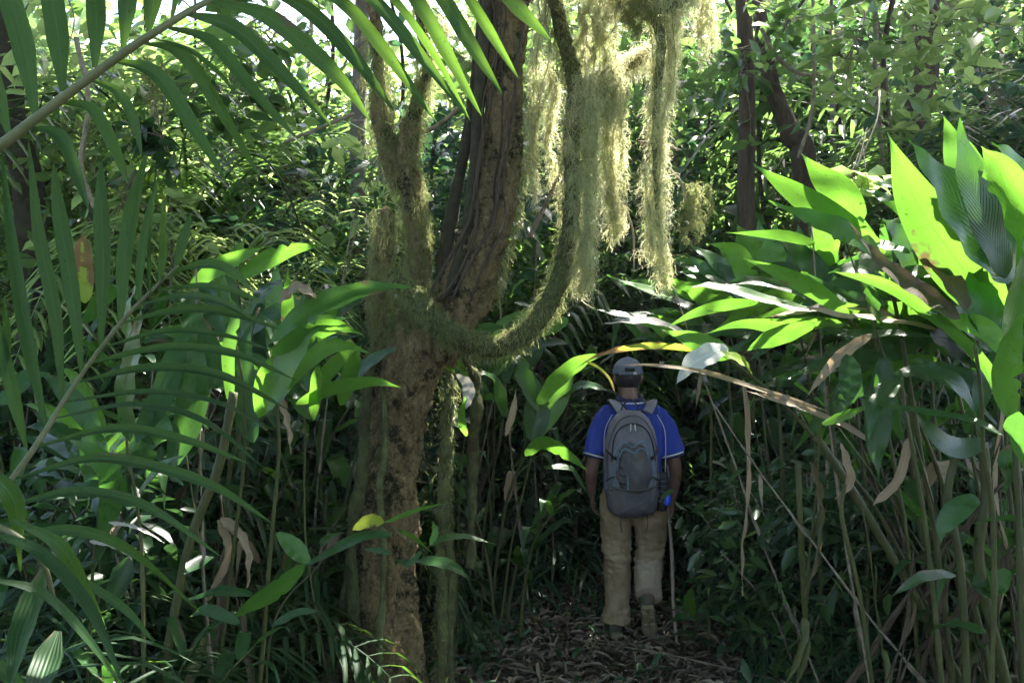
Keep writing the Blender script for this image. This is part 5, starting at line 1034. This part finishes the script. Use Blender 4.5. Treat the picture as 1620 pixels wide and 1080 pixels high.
M['hair'] = cloth_mat('hair', (0.010, 0.009, 0.010), (0.022, 0.019, 0.020), 60, 400, 0.6, None, 0.4, 0.5)
M['shirt'] = cloth_mat('shirt', (0.018, 0.038, 0.24), (0.034, 0.062, 0.36), 5, 350, 0.75, None, 0.3, 0.4)
M['white'] = cloth_mat('white_trim', (0.6, 0.6, 0.65), (0.7, 0.7, 0.75), 5, 300, 0.8)
M['navy'] = cloth_mat('navy_trim', (0.02, 0.02, 0.06), (0.03, 0.03, 0.09), 5, 300, 0.8)
M['khaki'] = cloth_mat('khaki', (0.23, 0.17, 0.10), (0.31, 0.235, 0.145), 4, 350, 0.9, (0.22, 0.16, 0.09), 0.2, 0.7)
M['lit_khaki'] = cloth_mat('lit_khaki_cloth', (0.30, 0.235, 0.17), (0.39, 0.32, 0.245), 4, 350, 0.9, None, 0.2, 0.6)  # paler khaki, the light on the calf put into the colour
M['capm'] = cloth_mat('cap_cloth', (0.12, 0.13, 0.19), (0.17, 0.18, 0.25), 8, 300, 0.8)
M['packgrey'] = cloth_mat('pack_grey', (0.13, 0.125, 0.15), (0.19, 0.185, 0.22), 5, 400, 0.65, None, 0.35, 0.35)
M['packdark'] = cloth_mat('pack_dark', (0.07, 0.066, 0.075), (0.12, 0.11, 0.12), 6, 400, 0.7, (0.09, 0.075, 0.065), 0.3, 0.4)
M['strapm'] = cloth_mat('strap', (0.17, 0.165, 0.20), (0.23, 0.22, 0.27), 7, 400, 0.75)
M['black'] = cloth_mat('webbing', (0.012, 0.012, 0.014), (0.02, 0.02, 0.022), 9, 300, 0.6)
M['piping'] = cloth_mat('blue_piping', (0.09, 0.17, 0.24), (0.12, 0.23, 0.32), 9, 300, 0.5)
M['metal'] = cloth_mat('zip_metal', (0.45, 0.42, 0.38), (0.6, 0.57, 0.5), 20, 300, 0.35)
M['sole'] = cloth_mat('boot_sole', (0.13, 0.11, 0.06), (0.22, 0.19, 0.10), 20, 200, 0.85)
M['boot'] = cloth_mat('boot_leather', (0.05, 0.045, 0.035), (0.09, 0.08, 0.055), 14, 200, 0.7)
M['bluep'] = cloth_mat('blue_plastic', (0.02, 0.06, 0.55), (0.03, 0.09, 0.7), 5, 200, 0.3, None, 0.5, 0.05)

HB = np.array([(1000-810)/FPX*6.1, 6.1, 0.0])
HB[2] = 0.0
hiker = thing('person', 'hiker in grey cap, royal blue polo shirt and khaki trousers, walking away on the path', 'person', HB)
def HPt(l): return [HB+np.array(a, float) for a in l]
def ellipsoid(g, c, r, n=24, m=16):
    th = np.linspace(0, math.pi, m); p = [np.array(c)+np.array([0, 0, -r[2]*math.cos(a)]) for a in th]
    rr = [max(1e-4, math.sin(a)) for a in th]
    ang = np.arange(n)/n*6.2832
    V = np.array([[q[0]+r[0]*k*math.cos(a), q[1]+r[1]*k*math.sin(a), q[2]] for q, k in zip(p, rr) for a in ang])
    i = np.arange(m-1)[:, None]*n; j = np.arange(n)[None, :]; k2 = (j+1) % n
    g.add(V, np.stack([i+j, i+k2, i+n+k2, i+n+j], -1).reshape(-1, 4))
def loft(g, rings, n=40, power=2.0):
    # rings of x, y, z and the two half-widths
    """rings: (x, y, z, rx, ry)"""
    ang = np.arange(n)/n*6.2832; ca, sa = np.cos(ang), np.sin(ang)
    R = crs(np.array(rings, float), len(rings)*5)
    V = np.concatenate([np.stack([q[0]+q[3]*np.sign(ca)*np.abs(ca)**(2/power), q[1]+q[4]*np.sign(sa)*np.abs(sa)**(2/power), np.full(n, q[2])], 1) for q in R])
    m = len(R); i = np.arange(m-1)[:, None]*n; j = np.arange(n)[None, :]; k2 = (j+1) % n
    F4 = np.stack([i+j, i+k2, i+n+k2, i+n+j], -1).reshape(-1, 4)
    V = np.vstack([V, R[0][:3], R[-1][:3]]); jj = np.arange(n); kk = (jj+1) % n
    F3 = np.vstack([np.stack([np.full(n, m*n), kk, jj], -1), np.stack([np.full(n, m*n+1), (m-1)*n+jj, (m-1)*n+kk], -1)])
    g.add(V, F4, F3)
O = HB
# body (one surface): head, neck, torso, arms, hands, legs
g = G()
HC = O+np.array([-0.018, 0.075, 1.575])
ellipsoid(g, HC+[0, -0.005, 0.02], (0.076, 0.094, 0.100)); ellipsoid(g, HC+[0, 0.03, -0.055], (0.058, 0.068, 0.066))
ellipsoid(g, HC+[0, 0.105, -0.02], (0.011, 0.016, 0.02), 12, 8)                                    # nose
for s in (-1, 1):
    ellipsoid(g, HC+[s*0.030, 0.078, 0.008], (0.014, 0.012, 0.010), 12, 8)                         # eyes
    tube(g, [HC+[s*0.076, -0.002, -0.035], HC+[s*0.086, -0.012, -0.005], HC+[s*0.084, -0.008, 0.025]], [0.010, 0.014, 0.013], 10, 8, ell=0.6)   # ears
tube(g, [HC+[-.022, .088, -.062], HC+[0, .096, -.06], HC+[.022, .088, -.062]], 0.006, 8, 8)            # mouth
loft(g, [(*(O+[-0.010, 0.02, 1.36]), .090, .075), (*(O+[-0.012, 0.035, 1.44]), .060, .062), (*(O+[-0.016, 0.055, 1.50]), .054, .058), (*(O+[-0.018, 0.065, 1.55]), .052, .06)], 24)
loft(g, [(*(O+[0, 0, 0.80]), .15, .10), (*(O+[0, 0, 0.92]), .155, .11), (*(O+[0, 0.0, 1.08]), .14, .10), (*(O+[0, -.005, 1.25]), .165, .11), (*(O+[0, 0.0, 1.36]), .15, .095), (*(O+[0, 0.015, 1.42]), .08, .07)], 40)
ARM = {-1: [(-.140, .0, 1.345), (-.190, -.003, 1.25), (-.232, -.016, 1.10), (-.252, 0.03, 0.98), (-.240, .11, .865)], 1: [(.150, .0, 1.35), (.205, -.005, 1.26), (.246, -.02, 1.10), (.262, 0.01, 0.98), (.248, .055, .84)]}
for s in (-1, 1):
    tube(g, HPt(ARM[s]), [.050, .046, .042, .039, .027], 16, 40)
def hand(g, w, down, palmn, side, curl=1.0):
    """w wrist; down direction of the fingers; palmn faces from the palm; side = towards the thumb"""
    w = np.array(w); down = nrm(down); palmn = nrm(palmn); side = nrm(side)
    tube(g, [w-down*0.02, w+down*0.03, w+down*0.085], [0.025, 0.036, 0.038], 14, 10, ref=side, ell=0.42)
    for i, (o_, L) in enumerate(((0.028, 0.070), (0.010, 0.078), (-0.009, 0.073), (-0.027, 0.058))):
        b = w+down*0.082+side*o_; d = down.copy(); p = [b-down*0.01, b]; 
        for k, f in enumerate((0.45, 0.32, 0.23)):
            a = curl*(0.45+0.25*k); d = nrm(d*math.cos(a)+palmn*math.sin(a)) if k else nrm(d*math.cos(a*.6)+palmn*math.sin(a*.6)); p.append(p[-1]+d*L*f)
        tube(g, p, [0.0095, 0.0095, 0.009, 0.0082, 0.0065], 8, 14)
    b = w+down*0.025+side*0.030; tube(g, [b, b+side*0.022+down*0.022+palmn*0.006, b+side*0.026+down*0.05+palmn*0.018*curl, b+side*0.014+down*0.068+palmn*0.030*curl], [0.012, 0.012, 0.010, 0.008], 8, 12)
hand(g, O+np.array([-.240, .11, .865]), [0.08, 0.25, -1], [1, -0.1, 0.0], [0, 1, 0.1], 0.75)
hand(g, O+np.array([.248, .055, .84]), [-0.02, 0.05, -1], [-1, 0.0, 0.0], [0, 1, 0.1], 1.35)
LEG = {-1: [(-.09, 0, .86), (-.092, .02, .5), (-.095, .03, .10)], 1: [(.10, 0, .86), (.10, .06, .50), (.066, -.155, .245)]}
for s in (-1, 1): tube(g, HPt(LEG[s]), [.085, .058, .042], 16, 24)
def toptrim(co): return np.zeros(len(co))
remesh('body', g, 0.006, M['skin'], hiker, toptrim, 2)
# hair
g = G(); ellipsoid(g, HC+[0, -0.010, 0.018], (0.081, 0.095, 0.104), 32, 24)
V = np.concatenate(g.V); k = V[:, 2]; g.V = [np.where((V[:, 1] > HC[1]+0.035)[:, None], HC+(V-HC)*0.93, V)]
V = g.V[0]; low = V[:, 2] < HC[2]-0.055; V[low] = HC+(V[low]-HC)*0.9
part('hair', g, M['hair'], hiker)
# cap: crown, peak, rear strap
g = G(); n = 36; th = np.linspace(0.02, math.pi*0.52, 14); cc = HC+[0, 0.0, 0.035]
for sc_, in ((1.0,),):
    V = []
    for a in th:
        for b in np.arange(n)/n*6.2832:
            V.append(cc+np.array([0.093*math.sin(a)*math.cos(b), 0.110*math.sin(a)*math.sin(b), 0.098*math.cos(a)+0.0018*math.cos(6*b)*math.sin(a)]))
    V = np.array(V); m = len(th); i = np.arange(m-1)[:, None]*n; j = np.arange(n)[None, :]; k2 = (j+1) % n
    F = np.stack([i+j, i+n+j, i+n+k2, i+k2], -1).reshape(-1, 4)
    # rear opening above the strap
    fc = V[F].mean(1)-cc; keep = ~((fc[:, 1] < -0.06) & (np.abs(fc[:, 0]) < 0.034) & (fc[:, 2] < 0.028) & (fc[:, 2] > -0.2))
    g.add(V, F[keep])
cap = part('cap', g, M['capm'], hiker)
sm_ = cap.modifiers.new('s', 'SOLIDIFY'); sm_.thickness = 0.004
g = G(); pts = []
for a in np.linspace(-0.75, 0.75, 9): pts.append(cc+np.array([0.094*math.sin(a), -0.110*math.cos(a), -0.004]))
tube(g, pts, 0.010, 8, 20, ref=(0, 0, 1), ell=0.25); b1 = part('strap', g, M['capm'], cap); 
g = G(); tube(g, [cc+[0.022, -0.112, -0.003], cc+[0.044, -0.106, -0.003]], 0.0085, 8, 4, ref=(0, 0, 1), ell=0.3); part('buckle', g, M['metal'], cap)
g = G(); ellipsoid(g, cc+[0, 0.0, 0.099], (0.008, 0.008, 0.005), 12, 8); part('button', g, M['capm'], cap)
g = G(); V = []; ns = 14
for r_ in (0.0, 0.5, 1.0):
    for a in np.linspace(-1.0, 1.0, ns): V.append(cc+np.array([0.093*math.sin(a), 0.106*math.cos(a)+r_*0.075*math.cos(a)**0.5 if abs(a) < 1.5 else 0, -0.004-0.022*r_-0.012*abs(math.sin(a))]))
V = np.array(V); F = [[r*ns+i, r*ns+i+1, (r+1)*ns+i+1, (r+1)*ns+i] for r in (0, 1) for i in range(ns-1)]; g.add(V, F)
pk = part('peak', g, M['capm'], cap); s2 = pk.modifiers.new('s', 'SOLIDIFY'); s2.thickness = 0.004
# shirt: torso and short loose sleeves
g = G()
loft(g, [(*(O+[0.005, 0, 0.80]), .190, .135), (*(O+[0.005, 0, 0.92]), .185, .135), (*(O+[0, 0, 1.05]), .175, .130), (*(O+[0, -.005, 1.22]), .190, .130), (*(O+[0, 0, 1.32]), .178, .115), (*(O+[0, 0.005, 1.385]), .13, .095), (*(O+[-.008, 0.022, 1.435]), .088, .080)], 48, 2.3)
SL = {-1: [(-.10, .0, 1.36), (-.162, -.002, 1.315), (-.205, -.008, 1.21), (-.232, -.014, 1.11)], 1: [(.10, .0, 1.36), (.168, -.002, 1.315), (.213, -.008, 1.21), (.24, -.014, 1.115)]}
for s in (-1, 1): tube(g, HPt(SL[s]), [.064, .070, .070, .066], 24, 20, ell=1.15)
def shirtdisp(co):
    return 0.006*fbm(co, 5, 2, (1, 1, 0.5))+0.004*fbm(co, 12, 2, (1.2, 1, 0.35), 5)
remesh('shirt', g, 0.007, M['shirt'], hiker, shirtdisp, 3)
g = G()
for z, r_, yy in ((1.445, (.072, .072), 0.028), (1.462, (.067, .069), 0.034)):
    pts = [O+np.array([-.010+r_[0]*math.cos(a), yy+r_[1]*math.sin(a), z-0.02*math.sin(a)*-1]) for a in np.linspace(0, 6.2832, 25)]
    tube(g, pts, 0.016 if z < 1.45 else 0.014, 8, ell=0.6)
part('collar', g, M['navy'], hiker)
g = G(); pts = [O+np.array([-.010+.093*math.cos(a), 0.016+.085*math.sin(a), 1.432+0.012*math.sin(a)+0.004]) for a in np.linspace(0, 6.2832, 30)]; tube(g, pts, 0.0045, 6); part('collar_stripe', g, M['white'], hiker)
for s in (-1, 1):
    e = O+np.array(SL[s][-1])+[0, 0, -0.002]; ax = nrm(np.array(SL[s][-1])-np.array(SL[s][-2])); a1 = nrm(np.cross(ax, [0, 1, 0])); a2 = np.cross(ax, a1)
    for dz, rr_, mm, nm in ((0.0, .0045, 'white', 'cuff_stripe'), (0.014, .006, 'navy', 'cuff')):
        g = G(); pts = [e+ax*dz+a1*.069*math.cos(a)+a2*.080*math.sin(a) for a in np.linspace(0, 6.2832, 28)]; tube(g, pts, rr_, 6); part(nm, g, M[mm], hiker)
    g = G(); pts = HPt([(s*.135, -.110, 1.36), (s*.175, -.125, 1.28), (s*.185, -.118, 1.18), (s*.180, -.13, 1.02), (s*.175, -.135, .93)]); tube(g, pts, .0022, 6, 24); part('side_piping', g, M['white'], hiker)
# trousers
g = G()
loft(g, [(*(O+[0.005, 0, .76]), .185, .125), (*(O+[0.005, 0, .84]), .196, .132), (*(O+[0.005, 0, .93]), .18, .125)], 40, 2.3)
tube(g, HPt([(-.095, 0, .86), (-.102, .005, .72), (-.098, .015, .52), (-.090, .03, .34), (-.092, .035, .20), (-.100, .03, .085)]), [.105, .100, .086, .078, .080, .092], 28, 60)
tube(g, HPt([(.105, 0, .86), (.110, .01, .72), (.112, .045, .55), (.105, .045, .47), (.090, -.035, .37), (.076, -.135, .285)]), [.108, .102, .090, .088, .084, .080], 28, 60)
def pantdisp(co):
    z = co[:, 2]; k = np.exp(-((z-.50)/.10)**2)+np.exp(-((z-.13)/.07)**2)+0.4*np.exp(-((z-.78)/.08)**2)
    return 0.004*fbm(co, 4, 2)+0.008*k*fbm(co, 9, 2, (0.7, 0.7, 2.6), 4)+0.003*fbm(co, 16, 2, (1, 1, 1.5), 6)
tr_ = remesh('trousers', g, 0.008, M['khaki'], hiker, pantdisp, 2)
# lit patch on the lifted calf, light painted as paler cloth: second material by face position
tr_.data.materials.append(M['lit_khaki'])
for p in tr_.data.polygons:
    c = p.center
    if c[0] > 0.0 and c[2] < 0.475+0.01*math.sin(c[0]*60)+0.008*math.sin(c[0]*151) and c[2] > 0.28: p.material_index = 1
# boots
def boot(nm, heel, toe, up):
    heel, toe = O+np.array(heel), O+np.array(toe); d = nrm(toe-heel); up = nrm(np.array(up)-d*np.dot(up, d)); L = np.linalg.norm(toe-heel); sd = np.cross(d, up)
    g = G(); tube(g, [heel+up*.05-d*.0, heel+up*.052+d*.09, heel+up*.045+d*.18, heel+up*.035+d*L*.97], [.040, .046, .047, .030], 18, 20, ref=sd, ell=0.95)
    tube(g, [heel+up*.05+d*.035, heel+up*.12+d*.03], [.043, .046], 16, 8)
    b = remesh('boot', g, 0.006, M['boot'], hiker, None, 2)
    # lugged sole
    g = G(); V = []; prof_ = [(-.035, .030), (-.02, .038), (.03, .036), (.09, .036), (.15, .046), (.20, .046), (.24, .034), (.262, .012)]
    for z_ in (0.0, 0.028):
        for a, w_ in prof_: V.append(heel+d*a+sd*w_+up*z_)
        for a, w_ in prof_[::-1]: V.append(heel+d*a-sd*w_+up*z_)
    n_ = 16; F4 = [[i, (i+1) % n_, n_+(i+1) % n_, n_+i] for i in range(n_)]; F4 += [[i, i+1, 14-i, 15-i] for i in range(7)]; F4 += [[n_+i, n_+i+1, n_+14-i, n_+15-i] for i in range(7)]; g.add(np.array(V), F4)
    for a in np.arange(-.02, .24, .028):
        if .055 < a < .095: continue
        for q in (-1, 1): 
            c0 = heel+d*a+sd*q*.019-up*.004; tube(g, [c0-sd*.013, c0+sd*.013], .008, 6, 3, ref=d)
    part('sole', g, M['sole'], b if False else hiker, smooth=False)
boot('boot', (-.105, .0, .012), (-.125, .26, .012), (0, 0, 1))
boot('boot', (.058, -.235, .21), (.100, -.045, .015), (.05, .82, .57))

# ------------------------------------------------------------------ backpack worn by the hiker
pack = thing('backpack', 'grey backpack with light blue piping worn by the hiker', 'backpack', O+np.array([-.035, -.2, 1.08]))
pc = np.array([-.035, -.215, 0])
g = G()
loft(g, [(*(O+pc+[0, .02, .775]), .075, .055), (*(O+pc+[0, .015, .80]), .125, .085), (*(O+pc+[0, 0, .88]), .150, .105), (*(O+pc+[0, 0, 1.0]), .158, .108), (*(O+pc+[0, 0, 1.12]), .158, .105), (*(O+pc+[0, .005, 1.24]), .143, .095), (*(O+pc+[0, .015, 1.33]), .115, .075), (*(O+pc+[0, .03, 1.385]), .06, .045)], 48, 2.6)
def packdisp(co): return 0.005*fbm(co, 4, 2)+0.003*fbm(co, 14, 2, (1, 1, .5), 3)
body_ = remesh('main_bag', g, 0.007, M['packgrey'], pack, packdisp, 2)
g = G()
loft(g, [(*(O+pc+[0, .01, .765]), .085, .055), (*(O+pc+[0, -.005, .80]), .135, .095), (*(O+pc+[0, -.012, .87]), .152, .105), (*(O+pc+[0, -.012, .93]), .155, .104), (*(O+pc+[0, -.005, .965]), .11, .08)], 44, 2.6)
remesh('base_panel', g, 0.007, M['packdark'], pack, packdisp, 2)
g = G()
loft(g, [(*(O+pc+[0, -.075, .92]), .06, .05), (*(O+pc+[0, -.085, .96]), .092, .062), (*(O+pc+[0, -.090, 1.06]), .102, .066), (*(O+pc+[0, -.085, 1.14]), .096, .060), (*(O+pc+[0, -.070, 1.19]), .07, .05), (*(O+pc+[0, -.055, 1.21]), .03, .035)], 40, 2.4)
def pdisp(co): return 0.007*fbm(co, 7, 2, (1, 1, .4), 8)+0.004*fbm(co, 18, 1, (1, 1, .5), 3)
remesh('front_pocket', g, 0.006, M['packdark'], pack, pdisp, 2)
def onface(x, z):
    """depth of the pack face at x, z (pack coordinates)"""
    zz = [.77, .88, 1.0, 1.12, 1.2, 1.24, 1.33, 1.385]; ry = [.07, .125, .14, .142, .125, .105, .078, .045]; rx = [.09, .15, .158, .158, .152, .143, .112, .06]
    a, b = np.interp(z, zz, ry), np.interp(z, zz, rx); return -a*max(0.05, 1-min(1, abs(x/b))**2.4)**(1/2.4)
def facecurve(l, lift=.006): return [O+pc+np.array([x, onface(x, z)-lift, z]) for x, z in l]
for l in ([(-.125, .96), (-.118, 1.06), (-.105, 1.15), (-.07, 1.205), (-.035, 1.20), (-.005, 1.18), (.03, 1.205), (.07, 1.215), (.10, 1.16), (.112, 1.06), (.118, .96)], [(-.095, 1.04), (-.088, 1.12), (-.06, 1.17), (-.03, 1.165), (0, 1.15), (.035, 1.175), (.07, 1.16), (.088, 1.10)], [(-.035, .94), (-.037, 1.0), (-.036, 1.08)]):
    l2 = crs(np.array(l), 30); g = G(); tube(g, facecurve(l2, .016 if abs(l2[:, 0]).max() < .1 else .006), .0038, 7); part('piping', g, M['piping'], pack)
l2 = crs(np.array([(-.125, 1.10), (-.11, 1.22), (-.07, 1.29), (0, 1.315), (.07, 1.29), (.11, 1.22), (.13, 1.10)]), 40); g = G(); tube(g, facecurve(l2, .005), .0042, 7); part('zip', g, M['black'], pack)
l2 = crs(np.array([(-.135, .90), (-.147, 1.02), (-.145, 1.14), (-.12, 1.25), (-.07, 1.335), (0, 1.362), (.07, 1.335), (.12, 1.25), (.145, 1.14), (.147, 1.02), (.135, .90)]), 50); g = G(); tube(g, facecurve(l2, .004), .0040, 7); part('seam', g, M['packdark'], pack)
for x in (-.012, .012):
    g = G(); tube(g, facecurve([(x, 1.312), (x*1.1, 1.29), (x*1.2, 1.272)], .013), .0042, 6); part('zip_pull', g, M['metal'], pack)
for k in range(5):
    g = G(); z = .97+k*.045; tube(g, facecurve([(-.085, z+.01), (-.06, z), (-.045, z+.004)], .013), .003, 5); part('bungee', g, M['black'], pack)
g = G(); tube(g, [O+pc+np.array(a) for a in ((-.055, .06, 1.375), (-.04, .035, 1.42), (-.005, .02, 1.452), (.005, .02, 1.452), (.04, .035, 1.42), (.055, .06, 1.375))], .008, 8, 24, ell=0.45); part('handle', g, M['black'], pack)
for s in (-1, 1):
    path = [(s*.070, -.115, 1.375), (s*.100, -.085, 1.412), (s*.115, -.01, 1.437), (s*.120, .06, 1.405), (s*.125, .115, 1.30), (s*.13, .135, 1.15), (s*.15, .10, 1.0), (s*.165, -.05, .93)]
    path = [(a-.0, b, c) for a, b, c in path]
    g = G(); tube(g, HPt(path), [.036, .036, .036, .035, .03, .02, .012, .012], 16, 50, ref=(s*1, 0, .3), ell=0.26); part('shoulder_strap', g, M['strapm'], pack)
    for e in (-1, 1):
        g = G(); tube(g, [O+np.array(a)+[e*.034, 0, 0.003-0.006*(e*s > 0)] for a in path[:6]], .0045, 6, 40); part('strap_edge', g, M['black'], pack)
for s in (-1, 1):
    for z0, z1 in ((1.17, 1.12), (.98, 1.01)):
        g = G(); tube(g, [O+pc+np.array([x, onface(x, z)-.006, z]) for x, z in crs(np.array([(s*.150, z0), (s*.138, (z0+z1)/2), (s*.112, z1)]), 8)], .008, 6, ell=.4); part('side_strap', g, M['black'], pack)
    g = G(); tube(g, facecurve([(s*.112, 1.12), (s*.104, 1.118)], .012), .011, 8, 4); part('strap_buckle', g, M['black'], pack)
    g = G(); tube(g, [O+pc+np.array([s*.075, -.125, .80]), O+pc+np.array([s*.078, -.14, .75]), O+pc+np.array([s*.07, -.135, .70])], .006, 6, 10, ell=.3); part('loose_strap', g, M['black'], pack)
g = G(); tube(g, facecurve(crs(np.array([(-.14, .955), (-.07, .94), (0, .935), (.07, .94), (.14, .955)]), 24), .012), .005, 6); part('base_seam', g, M['packdark'], pack)
g = G(); loft(g, [(*(O+[.145, -.19, .80]), .03, .05), (*(O+[.152, -.19, .88]), .042, .058), (*(O+[.150, -.19, .98]), .042, .055), (*(O+[.145, -.19, 1.02]), .036, .05)], 24, 2.2); part('side_pocket', g, M['black'], pack)
g = G()
for i in range(5):
    z = .86+i*.03; tube(g, [O+np.array([.118, -.245, z]), O+np.array([.152, -.252, z-.004]), O+np.array([.188, -.22, z])], .0018, 5, 10)
part('pocket_mesh', g, M['packgrey'], pack)
g = G(); tube(g, HPt([(.19, -.15, 1.06), (.195, -.17, .98), (.185, -.18, .93)]), .004, 6, 12); part('cord', g, M['packgrey'], pack)
clip = thing('bottle', 'small bright blue flask hanging in the side pocket of the backpack', 'bottle', O+np.array([.175, -.245, .87]))
g = G(); loft(g, [(*(O+[.172, -.245, .835]), .012, .012), (*(O+[.174, -.245, .85]), .019, .018), (*(O+[.175, -.245, .885]), .019, .018), (*(O+[.176, -.243, .91]), .012, .012)], 18); part('body', g, M['bluep'], clip)
g = G(); loft(g, [(*(O+[.176, -.243, .905]), .010, .010), (*(O+[.176, -.243, .925]), .010, .010)], 14); part('lid', g, M['black'], clip)
# ------------------------------------------------------------------ walking stick
g = G(); a = O+np.array([.222, .075, .84]); b = P(1071, 1030, 5.80); b[2] = 0.01
tube(g, [a, a*.6+b*.4+[.006, 0, 0], a*.3+b*.7+[-.004, 0, 0], b], [.009, .0115, .011, .009], 8, 30, rough=.0012); o = link('walking_stick', g.mesh('walking_stick', M['stick'])); tag(o, 'slim wooden walking stick held in the right hand of the hiker', 'walking stick')

# ------------------------------------------------------------------ humid air
g = G(); x0, x1, y0, y1, z0, z1 = -56, 56, -14, 56, -1.2, 24
g.add([(x, y, z) for z in (z0, z1) for y in (y0, y1) for x in (x0, x1)], [[0, 2, 3, 1], [4, 5, 7, 6], [0, 1, 5, 4], [2, 6, 7, 3], [0, 4, 6, 2], [1, 3, 7, 5]])
hm = bpy.data.materials.new('haze'); hm.use_nodes = True; t = hm.node_tree; t.nodes.clear()
ho = N(t, 'ShaderNodeOutputMaterial'); pv = N(t, 'ShaderNodeVolumePrincipled'); pv.inputs['Density'].default_value = 0.0011; pv.inputs['Color'].default_value = (0.93, 0.96, 1.0, 1); pv.inputs['Anisotropy'].default_value = 0.3
t.links.new(pv.outputs[0], ho.inputs['Volume']); ho_ = link('haze', g.mesh('haze', hm, None, False)); tag(ho_, kind='stuff')
